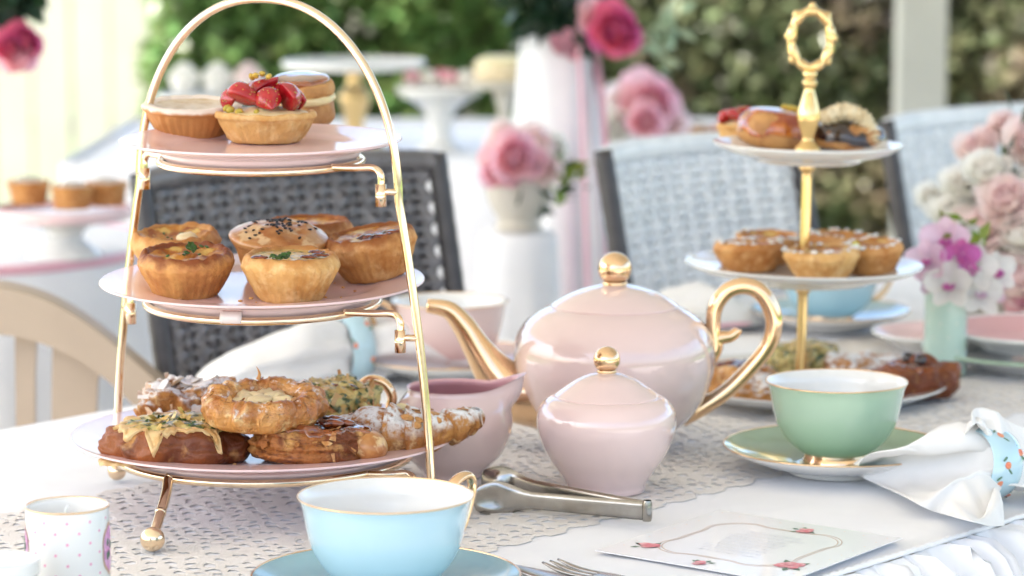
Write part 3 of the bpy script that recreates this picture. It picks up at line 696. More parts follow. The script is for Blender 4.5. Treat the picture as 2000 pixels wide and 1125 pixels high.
fl = mk('front_leg', tube(dense([ft0 + Vector((0, 0, .002)), ft0 + fd * .003 - Vector((0, 0, .001)), ft0.lerp(ft1, .3), ft1], 5), .0034, 12), gold, cs)
mk('joint', tube([ft0.lerp(ft1, .56), ft0.lerp(ft1, .6)], .0037, 12), gold, fl)
mk('ball_foot', ball(.0078, ft1 - Vector((0, 0, .0006))), gold, cs)
for k, a in ((1, -100),):
    rr_ = PLT[k][2]; zz = PLT[k][1] - .0152; c = [(rr_ * cos(R(a + d)), rr_ * sin(R(a + d)), zz) for d in range(-5, 6, 2)]
    mk('clip', tube(c, .0042, 12), clearp, cs)
names = ['large pink plate of Danish pastries at the foot of the gold stand', 'middle pink plate of savoury pies on the gold stand', 'small pink plate of sweet tarts on top of the gold stand']
for k, (pr_, zr, rr_) in enumerate(PLT):
    pl = mk('plate', lathe(pln(pr_, 0, .0065, (rr_ - .004) / pr_), 110, None), pinkplate, loc=SC + Vector((0, 0, zr))); pl.rotation_euler = (SAG[k], 0, 0); tag(pl, names[k], 'plate', 'pink plates on the gold stand')
PZ = [SC.z + zr - .0065 for _, zr, _ in PLT]

# ------------------------------------------------------------------ pastries
def wav(rim, seed, amp=.0011, fq=34, lip=.0012):
    def f(x, y, z):
        a = atan2(y, x); r = sqrt(x * x + y * y) + 1e-9; c, s_ = cos(a), sin(a)
        out = sstep(rim * .45, rim * .6, r)
        d = amp * (abs(nz(c * fq / 5, s_ * fq / 5, seed)) * 1.6 - .5 + .5 * sin(fq * a + 3 * nz(c * 2, s_ * 2, seed))) * out * (1 - sstep(f.h * .72, f.h * .8, z)) * sstep(-.001, .004, z)
        d += .0012 * nz(c * 1.5, s_ * 1.5, seed + z * 40) + .0006 * nz(x * 180, y * 180, z * 180 + seed)
        dz = lip * sstep(f.h * .6, f.h, z) * (nz(c * 2.2, s_ * 2.2, seed + 7) + .5 * nz(c * 6, s_ * 6, seed)) + .0004 * nz(x * 220, y * 220, seed)
        k = (r + d) / r; return (x * k, y * k, z + dz * min(1, r / .006))
    return f
def tart(name, label, cat, loc, rt, rb, h, crust, fill, seed, tilt=(0, 0, 0), dome=-.002, group=None, lipr=.004, detail=True, lipn=.0012, famp=.0012, puffy=False):
    t = thing(name, label, cat, loc, tilt, group); f = wav(rt, seed, lip=lipn); f.h = h; n = 110 if detail else 40
    if not detail: 
        g0 = f; f = lambda x, y, z: g0(x, y, z)
    k = 4 if detail else 2
    pr = dp([(.0001, 0), (rb * .8, 0), (rb, .0008), (rb + (rt - rb) * .3, h * .25), (rb + (rt - rb) * .62, h * .55), (rt * .945, h * .76), (rt * .99, h * .82), (rt, h * .91), (rt - lipr * .3, h * .985), (rt - lipr, h), (rt - lipr * 1.5, h * .95), (rt - lipr * 1.8, h * .84)], k)
    if puffy: pr = dp([(.0001, 0), (rb * .8, 0), (rb, .0008), (rb + (rt - rb) * .34, h * .25), (rb + (rt - rb) * .70, h * .50), (rt * .965, h * .645), (rt, h * .735), (rt * .985, h * .83), (rt * .935, h * .935), (rt * .865, h * .995), (rt * .80, h * .97), (rt * .76, h * .88)], k)
    mk('crust', lathe(pr, n, f), crust, t)
    rf = rt * .80 if puffy else rt - lipr * 1.35
    def ff(x, y, z):
        q = sqrt(x * x + y * y) / rf
        return (x, y, z + famp * fr(x * 110 + seed, y * 110, seed) * (1 - q ** 6) + .0005 * nz(x * 400, y * 400, seed))
    pf = [(rf * (1 - i / 10), h * .93  + dome * (1 - (1 - i / 10) ** 3)) for i in range(10)] + [(0, h * .93 + dome)]
    mk('filling', lathe(pf, 60 if detail else 28, ff), fill, t)
    return t
def bits(parent, name, mat, n, rad, z, size, seed, kind=None, s=(1, 1.7, .6), dome=0., area=None):
    rn = random.Random(seed)
    for i in range(n):
        while True:
            x, y = rn.uniform(-rad, rad), rn.uniform(-rad, rad)
            if x * x + y * y < rad * rad and (area is None or area(x, y)): break
        V, F = ball(size * rn.uniform(.75, 1.2), (0, 0, 0), 8, 5, s)
        o = mk(name, (V, F), mat, parent); o.location = (x, y, z + dome * (1 - (x * x + y * y) / rad ** 2)); o.rotation_euler = (rn.uniform(-.4, .4), rn.uniform(-.4, .4), rn.uniform(0, 6.3))
def herbleaf(parent, x, y, z, L, rz, ry=.1):
    def f(a, b): return ((b - .5) * L * .55 * sin(pi * min(1, a * .97 + .03)) ** .7 * (1 + .3 * sin(a * 22)), a * L, .0012 * sin(a * 9) + .0014 * (2 * b - 1) ** 2)
    o = mk('herb_leaf', grid(12, 4, f), herb, parent, sol=.0004); o.location = (x, y, z); o.rotation_euler = (ry, .1, rz)
def at(px, py, z):
    p = T(px, py, z)
    for k in (1, 2):
        if abs(z - PZ[k]) < 1e-6: p.z += (p.y - SC.y) * math.tan(SAG[k])
    return p

# top plate
z2 = PZ[2]
c1 = tart('custard_tart', 'custard tart dusted with nutmeg at the left of the top plate', 'tart', at(374, 271, z2) + Vector((0, 0, .0012)), .0335, .0225, .0225, crustd, custard, 3.1, (R(5.5), R(1), .0), dome=-.0018, lipr=.005, lipn=.0007, famp=.0004)
c2_ = tart('strawberry_tart', 'tart heaped with glazed strawberries at the front of the top plate', 'tart', at(519, 279, z2), .0345, .0232, .0205, crustp, cream, 5.7, (0, 0, .9), dome=.004, lipr=.0032, lipn=.0014, famp=.002)
rs = random.Random(12)
def berry(parent, loc, rot, L=.0115, cut=True):
    def f(x, y, z):
        t = z / L; w = .78 - .42 * t - .18 * t * t
        x2, y2 = x * w, y * w
        if cut and y2 < -.0012: y2 = -.0012 + .12 * (y2 + .0012)
        return (x2 + .0003 * nz(x * 400, y * 400, z * 400), y2, z)
    o = mk('strawberry', ball(L, nu=22, nv=14, fn=f), straw, parent); o.location = loc; o.rotation_euler = rot
    bl = B(); rn = random.Random(int(loc[0] * 1e5))
    for k in range(18):
        a = rn.uniform(0.2, 2.9); zz = rn.uniform(-.6, .7) * L; rr_ = sqrt(max(0, 1 - (zz / L) ** 2)) * L * (.78 - .42 * zz / L - .18 * (zz / L) ** 2)
        bl.add(ball(.0004, (rr_ * cos(a), rr_ * sin(a), zz), 5, 4, (1, 1, 1.7)))
    mk('seeds', bl, pist, o, kind='stuff')
for lo, ro, L in (((-.013, -.010, .030), (1.75, .5, 1.2), .0125), ((.004, -.015, .0275), (1.9, -.2, .2), .011), ((.016, -.008, .030), (1.2, 1.35, .1), .0125), ((-.022, .002, .028), (1.4, -1.0, .3), .010), ((0, .004, .034), (.6, .5, 1.2), .0125), ((.012, .012, .031), (1.2, .6, 2.2), .011), ((-.010, .014, .031), (1.5, .2, 4.0), .011), ((.020, .006, .0275), (1.5, 1.2, .8), .010)):
    l = Matrix.Rotation(-.9, 3, 'Z') @ Vector(lo); berry(c2_, l, Euler((ro[0], ro[1], ro[2] - .9)), L)
for x, y, z, m_ in ((-.0245, -.012, .0235, pist), (-.022, -.015, .0225, pist), (-.006, -.003, .0445, pist), (-.002, .001, .0455, pist), (-.009, .001, .0435, pist), (.003, -.004, .044, pist), (-.016, -.018, .0215, pist), (-.004, -.022, .0215, pist)):
    l = Matrix.Rotation(-.9, 3, 'Z') @ Vector((x, y, z)); o = mk('pistachio_piece', ball(.0023, nu=7, nv=5, s=(1, 1.4, .8), fn=lambda a, b, c: (a + .0007 * nz(a * 900, b * 900, c * 900), b, c)), m_, c2_); o.location = l; o.rotation_euler = (x * 90, y * 80, z * 400)
pf_ = thing('cream_puff', 'caramel topped cream puff behind the strawberry tart', 'pastry', at(592, 257, z2), (R(9), R(-3), .3))
def lump(seed, amp=.002, fq=60, lob=0, la=.0):
    def f(x, y, z):
        a = atan2(y, x); k = 1 + la * cos(lob * a + seed) + amp / .02 * (nz(x * fq, y * fq, z * fq + seed) + .5 * nz(x * fq * 2.3, y * fq * 2.3, z * fq * 2.3))
        return (x * k, y * k, z * (1 + .4 * (k - 1)))
    return f
mk('lower_half', lathe(dp([(.0001, 0), (.014, .0005), (.021, .006), (.0228, .013), (.0215, .020), (.018, .0215), (.0001, .022)], 5), 70, lump(1)), chouxm, pf_)
mk('cream', lathe(dp([(.018, .019), (.0225, .0205), (.0225, .0245), (.018, .026)], 3), 60, lump(2, .0025, 90)), cream, pf_)
mk('upper_half', lathe(dp([(.019, .0235), (.0222, .026), (.0218, .0305), (.0185, .034), (.0001, .036)], 4), 70, lump(3)), chouxm, pf_)
mk('caramel', lathe(dp([(.0190, .0320), (.0196, .0345), (.0182, .0366), (.012, .0375), (.0001, .0378)], 4), 60, lump(4, .0008, 50)), caramel, pf_)

# middle plate
z1 = PZ[1]
qa = tart('quiche', 'browned quiche with herbs at the front left of the middle plate', 'quiche', at(365, 573, z1), .0318, .0205, .0295, crustb, eggfill, 2.2, (R(5.5), 0, 0), dome=-.003, puffy=True, group='quiches on the middle plate', lipn=.0025, famp=.003)
bits(qa, 'herb_fleck', herb, 7, .019, .0295, .0011, 4); herbleaf(qa, .006, -.010, .0300, .013, .3, .25)
qb = tart('quiche', 'pale quiche with golden filling at the back left of the middle plate', 'quiche', at(346, 540, z1), .0305, .020, .0305, crustp, eggfill, 8.4, (R(6), R(-2), 0), dome=-.006, puffy=True, group='quiches on the middle plate', lipn=.0018)
bits(qb, 'herb_fleck', herb, 8, .02, .026, .0012, 9); o = mk('cheese_lump', ball(.007, nu=14, nv=8, s=(1.1, .9, .6), fn=lambda x, y, z: (x, y, z + .001 * nz(x * 200, y * 200))), cream, qb); o.location = (.010, -.012, .0275)
qc = tart('quiche', 'pale quiche with a green herb sprig at the front centre of the middle plate', 'quiche', at(569, 580, z1), .0318, .0205, .0305, crustp, cheese, 12.9, (R(3), R(1), 0), dome=-.001, puffy=True, group='quiches on the middle plate', lipn=.0012)
l = Matrix.Rotation(0, 3, 'Z')
for x, y, rz in ((-.010, -.0275, -1.2), (-.006, -.0265, -.8), (-.012, -.025, -1.6)):
    v = l @ Vector((x, y, .0305)); herbleaf(qc, v.x, v.y, v.z + .0005, .010, rz, .15)
for x, y in ((-.019, -.019), (.012, -.014), (.019, -.006), (.016, .004)):
    v = l @ Vector((x, y, .0305)); o = mk('browned_edge', ball(.0034, nu=14, nv=8, s=(1.7, .9, .28), fn=lambda a, b, c: (a, b, c + .001 * nz(a * 500, b * 500))), jam, qc); o.location = v
o = mk('egg_streak', ball(.0035, nu=10, nv=8, s=(.8, .3, 2.6)), eggfill, qc); v = l @ Vector((-.0155, -.0205, .019)); o.location = v; o.rotation_euler = (.3, .1, .6)
qd = tart('quiche', 'quiche tipped to the left at the right edge of the middle plate', 'quiche', at(737, 551, z1) + Vector((0, 0, .0035)), .0315, .0205, .031, crustm, eggfill, 15.2, (R(5), R(-10), 0), dome=-.001, puffy=True, group='quiches on the middle plate', lipn=.0016)
for x, y in ((.008, -.018), (.015, -.012), (.0, -.014)):
    o = mk('browned_edge', ball(.0046, nu=14, nv=8, s=(1.8, .9, .3), fn=lambda a, b, c: (a, b, c + .001 * nz(a * 500, b * 500))), jam, qd); o.location = (x, y, .0305)
sp_ = thing('sesame_pie', 'round pie with black sesame seeds in the middle of the middle plate', 'pie', at(540, 549, z1), (R(9), R(2), .3))
f = wav(.033, 21, .0003, 20, .0008); f.h = .03
mk('crust', lathe(dp([(.0001, 0), (.018, 0), (.021, .001), (.0255, .012), (.0295, .022), (.0325, .0265), (.033, .029)], 5), 96, f), crustm, sp_)
def lidf(x, y, z):
    q = sqrt(x * x + y * y); return (x, y, z + .0022 * fr(x * 70, y * 70, 4) * (1 - (q / .034) ** 4) + .0015 * nz(x * 40, y * 40, 2))
mk('lid', lathe(dp([(.0330, .0272), (.0338, .0295), (.0325, .0318), (.029, .0335), (.022, .0368), (.012, .0388), (.0001, .0394)], 5), 96, lidf), lidcr, sp_)
rn = random.Random(31)
for i in range(64):
    while True:
        x, y = rn.gauss(0, .0135), rn.gauss(-.002, .0135)
        if x * x + y * y < .029 ** 2: break
    q = sqrt(x * x + y * y); zt = [(.0330, .0272), (.0325, .0318), (.029, .0335), (.022, .0368), (.012, .0388), (0, .0394)]
    z = .0394
    for (r1, za), (r2, zb) in zip(zt[1:], zt[2:]):
        if r2 <= q <= r1: z = za + (zb - za) * (r1 - q) / (r1 - r2)
    z = lidf(x, y, z)[2]
    o = mk('sesame_seed', ball(.00105, nu=7, nv=5, s=(1, 1.9, .7)), sesame, sp_); o.location = (x, y, z + .0004); o.rotation_euler = (rn.uniform(-.3, .3), rn.uniform(-.3, .3), rn.uniform(0, 6.3))
tart('quiche', 'pie crust just showing behind the sesame pie', 'quiche', at(606, 524, z1), .0305, .020, .032, crustm, eggfill, 25.2, (R(1), 0, .4), puffy=True, group='quiches on the middle plate')

# bottom plate
z0 = PZ[0]
def bun(rx, ry, h, seed, lobes=0, la=0., dip=.0, amp=.0022, fq=55, grooves=0, ga=0., n=120, cut=.82):
    pr = dp([(.0001, 0), (.75, .0), (.93, .06), (1.0, .28), (.995, .55), (.93, .80), (cut, .95), (.62, 1.0), (.40, .98 - dip), (.18, .96 - dip * 1.2), (.0001, .95 - dip * 1.2)], 6)
    def f(x, y, z):
        a = atan2(y, x); r = sqrt(x * x + y * y)
        k = 1 + la * abs(cos(lobes * a / 2 + seed)) * sstep(.2, .8, r) - la * .5
        if grooves: k += ga * (abs(sin(z * pi * grooves + .5 * sin(a + seed) + .8 * nz(cos(a) * 2, sin(a) * 2, seed))) - .6) * sstep(.5, .85, r)
        d = amp * (fr(cos(a) * r * 2.2, sin(a) * r * 2.2, z * 1.6 + seed, 5))
        X, Y, Z = x * k * rx, y * k * ry, z * h
        s = 1 + d / max(rx, ry) * 2.2
        return (X * s, Y * s, max(0, Z + (d * 1.4 if z > .05 else 0)))
    return lathe(pr, n, f)
def mantle(rx, ry, h, seed, t0, off=.0009, n=120, m=26, **kw):
    '''a poured skin that follows a bun's top and runs down its sides to t0(angle)'''
    (V0, F0) = bun(rx, ry, h, seed, n=n, **kw); rows = len(V0) // n if False else None
    pr_n = (len(V0) - 0) // n; V = []; F = []
    for j in range(m + 1):
        for i in range(n):
            a = 2 * pi * i / n; t = t0(a) + (1 - t0(a)) * j / m; x = t * (pr_n - 1); k = min(int(x), pr_n - 2)
            p, q = Vector(V0[k * n + i]), Vector(V0[(k + 1) * n + i]); v = p.lerp(q, x - k)
            o = off * (1.0 if j > 0 else -.6) * (1 + .9 * (1 if j < 4 else 0)); d = Vector((v.x / rx ** 2, v.y / ry ** 2, (v.z - h * .45) / h ** 2 * 1.2)).normalized()
            V.append(v + d * (o + .0004 * nz(v.x * 200, v.y * 200, v.z * 200)))
    for j in range(m):
        for i in range(n): F.append((j * n + i, j * n + (i + 1) % n, (j + 1) * n + (i + 1) % n, (j + 1) * n + i))
    return V, F
def flakes(parent, o, n, size, mat, seed, zmin=.004, lift=.35, name='flakes'):
    me = o.data; rn_ = random.Random(seed); b = B(); fs = [p for p in me.polygons if p.center.z > zmin]
    off = o.location
    for _ in range(n):
        p = rn_.choice(fs); nn = p.normal; t_ = nn.cross(Vector((rn_.gauss(0, 1), rn_.gauss(0, 1), rn_.gauss(0, .4)))).normalized(); w_ = nn.cross(t_)
        L_ = size * rn_.uniform(.5, 1.4); Wd_ = L_ * rn_.uniform(.4, .9); lf = lift * rn_.uniform(.1, 1.)
        V = [p.center + off + t_ * (L_ * (a - .3)) + w_ * (Wd_ * (c - .5) * (1 - .4 * a)) + nn * (.0003 + L_ * lf * a * a + .0004 * rn_.random()) for a in (0, .5, 1) for c in (0, 1)]
        b.add((V, [(0, 1, 3, 2), (2, 3, 5, 4)]))
    return mk(name, b, mat, parent, kind='stuff')
def topping(rx, ry, z, seed, amp=.002, k=.62, dome=.0015, th=.003):
    def f(x, y, zz):
        a = atan2(y, x); w = 1 + .16 * nz(cos(a) * 2.4, sin(a) * 2.4, seed) + .10 * nz(cos(a) * 7, sin(a) * 7, seed)
        r = sqrt(x * x + y * y)
        return (x * rx * k * w, y * ry * k * w, z + zz + amp * fr(x * 3.2, y * 3.2, seed, 4))
    return lathe([(1.0, -th), (1.0, 0), (.9, dome * .5), (.7, dome), (.5, dome), (.3, dome), (.12, dome), (0, dome)], 64, f)
b1 = thing('cheese_scroll', 'herb and cheese topped bread scroll at the front left of the bottom plate', 'pastry', at(345, 897, z0), (0, 0, R(-8)))
mk('bun', bun(.047, .034, .024, 3.3, 7, .14, .12, .0022), bunm, b1)
def cut1(a):
    c, q_ = cos(a), sin(a); d = nz(c * 5, q_ * 5, 3.7); e = nz(c * 2.2, q_ * 2.2, 9.1)
    return max(.20, .60 - .55 * max(0, d - .12) - .12 * e - .25 * max(0, nz(c * 11, q_ * 11, 1.3) - .25))
KW = dict(lobes=7, la=.14, dip=.12, amp=.0022)
mk('cheese', mantle(.047, .034, .024, 3.3, cut1, .0011, **KW), cheesed, b1)
ht = mk('herb_topping', topping(.047, .034, .0240, 3.3, .0032, .76, .0022, .005), herbch, b1); flakes(b1, ht, 40, .006, cheese, 2, 0, .5, 'cheese_shreds'); flakes(b1, ht, 30, .004, herb, 5, 0, .5, 'herb_flecks')
mk('cheese_skirt', topping(.016, .010, .0016, 8.8, .001, 1., .001, .002), cheesed, b1).location = (-.030, -.021, .001)
b2 = thing('cinnamon_roll', 'dark glazed layered roll at the front centre of the bottom plate', 'pastry', at(612, 899, z0), (R(-2), R(4), R(15)))
rl = mk('roll', bun(.0395, .031, .0245, 6.1, 0, 0, .05, .0020, grooves=3.4, ga=.085, n=160), layerm, b2); flakes(b2, rl, 70, .005, layerm, 12); flakes(b2, rl, 40, .005, flaky, 13)
mk('glaze', mantle(.0395, .031, .0245, 6.1, lambda a: .52 - .10 * nz(cos(a) * 3, sin(a) * 3, 2) + .05 * nz(cos(a) * 9, sin(a) * 9, 2), .0006, grooves=3.4, ga=.085, dip=.05, amp=.0020), caramel, b2)
for x, y, r_ in ((-.006, -.008, .0055), (.008, -.013, .007), (.017, -.009, .006), (-.014, -.006, .005), (.012, .004, .007), (0, .004, .006)):
    o = mk('burnt_raisin', ball(r_, nu=14, nv=8, s=(1.2, .8, .42), fn=lambda a, b, c: (a, b, c + .0012 * nz(a * 300, b * 300, r_ * 900))), jam, b2); o.location = (x, y, .0262)
o = mk('dough_end', ball(.0135, nu=30, nv=18, s=(.95, 1.1, .82), fn=lambda x, y, z: (x, y, z + .001 * nz(x * 120, y * 120, z * 120))), lidcr, b2); o.location = (.0325, -.0135, .0115)
b3 = thing('custard_danish', 'glossy golden Danish ring filled with custard, resting on the other pastries', 'pastry', at(517, 822, z0 + .0255), (R(7), R(-2), R(20)))
def ringb(seed, rx, ry, h):
    pr = [(1 + .31 * cos(t), .5 + .5 * sin(t)) for t in (2 * pi * i / 24 - pi * .5 for i in range(25))]
    def f(x, y, z):
        a = atan2(y, x); r = sqrt(x * x + y * y); c, s_ = cos(a), sin(a)
        lump_ = .035 * sin(11 * a + 1.8 * sin(3 * a) + z * 3.4) + .20 * nz(c * 2.6, s_ * 2.6, seed) + .16 * fr(c * 7, s_ * 7, z * 2 + seed, 4)
        k = 1 + lump_ * .5 * sstep(.7, 1.2, r); return (x * rx * .77 * k, y * ry * .77 * k, h * (z * (1 + .35 * lump_) + .10 * lump_))
    return lathe(pr, 170, f)
rg2 = mk('pastry_ring', ringb(4.2, .0395, .0345, .0205), flakyl, b3); flakes(b3, rg2, 80, .0045, flakyl, 21, .004, .2); flakes(b3, rg2, 30, .004, flaky, 22, .004, .2)
mk('base', topping(.0395, .0345, .006, 4.2, .001, .66, .001, .004), flaky, b3)
mk('custard', topping(.0395, .0345, .0135, 9.2, .003, .55, .003, .006), cream, b3)
for x, y, s_ in ((-.004, -.003, .8), (.007, .004, .6), (-.010, .006, .5)):
    o = mk('custard_peak', ball(.006 * s_, nu=14, nv=8, s=(1.8, 1.2, .5), fn=lambda a, b, c: (a + .0012 * nz(a * 350, b * 350, c * 300), b, c + .001 * nz(a * 300, b * 300))), cream, b3); o.location = (x, y, .0158)
o = mk('pastry_flake', tube(dense([(0, 0, 0), (.001, 0, .004), (-.001, 0, .009)], 4), [.0026, .0025, .0022, .002, .0017, .0014, .001, .0006, .0003], 8, flat=(.5, 1)), crustm, b3); o.location = (.003, .026, .020)
b4 = thing('almond_pastry', 'almond pastry thick with icing sugar at the back left of the bottom plate', 'pastry', at(368, 838, z0), (R(4), 0, R(10)))
ap = mk('pastry', bun(.032, .027, .031, 9.4, 5, .14, -.02, .0045, 45), flakyp, b4); flakes(b4, ap, 50, .006, almondm, 31)
rn = random.Random(8)
for i in range(15):
    a = rn.uniform(0, 6.28); r_ = rn.uniform(.2, .95); x, y = .027 * r_ * cos(a), .023 * r_ * sin(a) - .003
    o = mk('almond_flake', ball(.0078, nu=16, nv=6, s=(1, .72, .10), fn=lambda p, q_, s_: (p, q_, s_ + .0012 * nz(p * 150, q_ * 150, i))), almondm, b4)
    o.location = (x, y, .0325 - .010 * r_ ** 3 + rn.uniform(-.001, .002)); o.rotation_euler = (rn.uniform(-.5, .5) - .7 * r_ * sin(a) * -1, rn.uniform(-.4, .4) + .6 * r_ * cos(a), rn.uniform(0, 6))
for x, z in ((-.024, .016), (-.010, .013), (.006, .018), (.018, .010)):
    o = mk('almond_flake', ball(.0085, nu=16, nv=6, s=(1, .8, .12)), almondm, b4); o.location = (x, -.0262 + .4 * abs(x) * .5, z); o.rotation_euler = (1.2, .3, x * 40)
b5 = thing('spinach_pastry', 'spinach and cheese pastry at the back right of the bottom plate', 'pastry', at(656, 834, z0), (R(6), R(4), R(-20)))
sp2 = mk('pastry', bun(.027, .025, .028, 13.4, 4, .12, 0, .0042, 50), herbch, b5); flakes(b5, sp2, 70, .007, cheesed, 41); flakes(b5, sp2, 40, .006, flaky, 42)
mk('cheese', topping(.027, .025, .0275, 13.1, .004, .8, .003, .006), cheese, b5)
for i in range(9):
    a = rn.uniform(0, 6.28); r_ = rn.uniform(.3, 1)
    o = mk('toasted_flake', ball(.006, nu=12, nv=6, s=(1.4, .8, .2), fn=lambda p, q_, s_: (p, q_, s_ + .001 * nz(p * 250, q_ * 250, i))), [crustp, jam, herbch][i % 3], b5)
    o.location = (.020 * r_ * cos(a) + .003, .017 * r_ * sin(a), .030 - .008 * r_ ** 2); o.rotation_euler = (rn.uniform(-.6, .6), rn.uniform(-.3, .7), a)
# croissant
cr0 = at(770, 874, z0); b6 = thing('croissant', 'almond croissant dusted with sugar, its tip reaching past the plate', 'croissant', cr0)
cpth = dense([P(648, 852, 1.885), P(690, 846, 1.865), P(745, 848, 1.852), P(805, 848, 1.848), P(862, 838, 1.852), P(908, 824, 1.862), P(934, 814, 1.872)], 22)
m = len(cpth); rad = [q.x for q in dense([(.007, 0, 0), (.0135, 0, 0), (.0180, 0, 0), (.0165, 0, 0), (.0120, 0, 0), (.0092, 0, 0), (.0062, 0, 0)], 22)]
rad = [r_ * (1 + .30 * (((i / m * 8.5 + .25 * sin(i * .1)) % 1) - .5) * -1 * 1.0) for i, r_ in enumerate(rad)]
V, F = tube([q - cr0 for q in cpth], rad, 40)
V = [v + Vector((.0006 * nz(v.x * 130, v.y * 130, v.z * 130), .0006 * nz(v.x * 130, v.y * 130, v.z * 130 + 7), .0009 * fr(v.x * 110, v.y * 110, v.z * 110 + 3))) for v in V]
V = [Vector((v.x, v.y, max(v.z, .0008 + .0055 * sstep(.03, .055, v.x)))) for v in V]
dg = mk('dough', (V, F), flakyp, b6); flakes(b6, dg, 50, .0045, flakyp, 51, .003, .12); flakes(b6, dg, 24, .0045, flaky, 52, .003, .12)
for px, py, dd_ in ((786, 800, .0), (806, 806, .004), (700, 822, .002)):
    o = mk('almond_flake', ball(.0062, nu=14, nv=6, s=(1, .85, .16)), almondm if px != 786 else cream, b6); o.location = P(px, py + 2, 1.858) - cr0; o.rotation_euler = (1.1, .2, .3)
for i in range(16):
    t_ = rn.randrange(12, m - 14); q = cpth[t_] - cr0; a = rn.uniform(.3, 2.6)
    o = mk('flake', ball(.0035, nu=8, nv=5, s=(1.3, .8, .2)), flaky, b6); o.location = q + Vector((0, -cos(a) * rad[t_], sin(a) * rad[t_] * .98)); o.rotation_euler = (1.57 - a, .2, rn.uniform(-.5, .5))
for k_, nm_, n_, rr_ in ((0, 'crumbs scattered on the large pink plate', 46, .085), (1, 'crumbs scattered on the middle pink plate', 22, .08)):
    rn = random.Random(90 + k_); b = B()
    for i in range(n_):
        a = rn.uniform(0, 6.28); r_ = rr_ * sqrt(rn.random()); q_ = rn.uniform(.0005, .0014)
        b.add(ball(q_, (r_ * cos(a), r_ * sin(a), q_ * .5), 6, 4, (1.3, 1, .7)))
    cb = mk('pastry_crumbs', b, flaky, loc=Vector((SC.x, SC.y, PZ[k_] + .0002)), kind='stuff'); tag(cb, nm_, 'crumbs')
#==STAND2==
# ------------------------------------------------------------------ white three tier stand on the right
XD = 2.29; q = P(1562, 760, XD); XS = Vector((q.x, XD, LT - .001))
xs = thing('tiered_stand', 'white three tier cake stand on a yellow gold rod, right of the teapot', 'cake stand', XS, (0, R(1.0), 0))
XT = [(.118, .0165, .0175), (.0955, .1105, .0130), (.0755, .207, .0125)]
def pl2(r, zr, dpt):
    z0 = zr - dpt; return dp([(.0001, z0), (r * .5, z0), (r * .62, z0 + .001), (r * .85, zr - dpt * .45), (r * .98, zr - .0006), (r, zr)], 4) + dp([(r, zr), (r * .99, zr - .002), (r * .85, zr - dpt * .45 - .0035), (r * .64, z0 - .002), (r * .55, z0 - .0055), (r * .5, z0 - .006), (r * .48, z0 - .0035), (.0001, z0 - .003)], 4)[1:]
for r_, zr, dpt in XT: mk('plate', lathe(pl2(r_, zr, dpt * .55 + .003), 96), whitec, xs)
def rod(z0, z1): return dp([(.0001, z0), (.0085, z0), (.0085, z0 + .002), (.0052, z0 + .006), (.0042, z0 + .012), (.0042, (z0 + z1) / 2), (.0042, z1 - .014), (.0062, z1 - .010), (.0066, z1 - .006), (.0056, z1 - .003), (.0078, z1), (.0001, z1)], 4)
mk('rod', lathe(rod(.008, .0965), 24), brassy, xs); mk('rod', lathe(rod(.102, .195), 24), brassy, xs)
hz = .200
hn = mk('handle', lathe(dp([(.0001, hz), (.010, hz), (.010, hz + .003), (.0055, hz + .008), (.0050, hz + .012), (.0085, hz + .022), (.0092, hz + .030), (.0062, hz + .042), (.0040, hz + .050), (.0058, hz + .0535), (.0058, hz + .056), (.0042, hz + .058), (.0058, hz + .061), (.0045, hz + .065), (.0001, hz + .066)], 4), 24), brassy, xs)
bl = []
for i in range(97):
    t = 2 * pi * i / 96; bl.append((.0158 * sin(t), 0, hz + .0895 - .0225 * cos(t)))
mk('loop', tube(bl[:-1], [.0031 + .0012 * abs(sin(i / 96 * pi * 9)) for i in range(96)], 12, closed=True), brassy, hn)
for i in range(7):
    t = R(50 + i * 43); mk('leaf_knob', ball(.0033, ((.0180) * sin(t), 0, hz + .0895 - .0258 * cos(t)), 12, 8, (1, .8, 1.2)), brassy, hn)
def on2(k, px, py, dz=0.): 
    z = XS.z + XT[k][1] - XT[k][2] * .55 - .003 + dz; return T(px, py, z)
# top plate
e1 = thing('toffee_puff', 'choux puff with amber toffee glaze on the top of the right stand', 'pastry', on2(2, 1512, 290), (R(2), R(7), .2))
mk('puff', lathe(dp([(.0001, 0), (.022, .0005), (.0305, .006), (.0322, .014), (.031, .022), (.025, .0285), (.012, .031), (.0001, .0315)], 5), 70, lump(7, .0012, 35)), chouxm, e1)
def drip(x, y, z):
    a = atan2(y, x); r = sqrt(x * x + y * y); return (x, y, z - (.006 * max(0, nz(cos(a) * 2.5, sin(a) * 2.5, 5)) + .002) * sstep(.022, .029, r))
mk('toffee', lathe(dp([(.0326, .0155), (.0325, .0200), (.0305, .0255), (.025, .0302), (.012, .0328), (.0001, .0334)], 5), 80, drip), toffee, e1)
for i in range(3):
    o = mk('nut_piece', ball(.0035, nu=8, nv=6, s=(1.3, 1, .7)), pist, e1); o.location = (.006 + .004 * i, .004 - .004 * i, .0345)
e2 = tart('strawberry_tart', 'small strawberry tart behind the toffee puff on the right stand', 'tart', on2(2, 1452, 280), .0225, .016, .017, crustp, cream, 33.3, dome=.003, detail=False)
for lo, ro in (((-.008, -.006, .023), (1.4, .5, .4)), ((.006, -.008, .022), (1.5, -.6, .2)), ((0, .006, .025), (.8, .3, 1.0)), ((-.013, .004, .021), (1.4, 1.0, 2.))): berry(e2, Vector(lo), ro, .0085)
e3 = thing('chocolate_eclair', 'chocolate glazed bun with piped cream on the right stand', 'pastry', on2(2, 1657, 291), (0, R(6), R(-10)))
mk('bun', bun(.029, .022, .020, 17.2, 0, 0, 0, .0015, n=60), chouxm, e3)
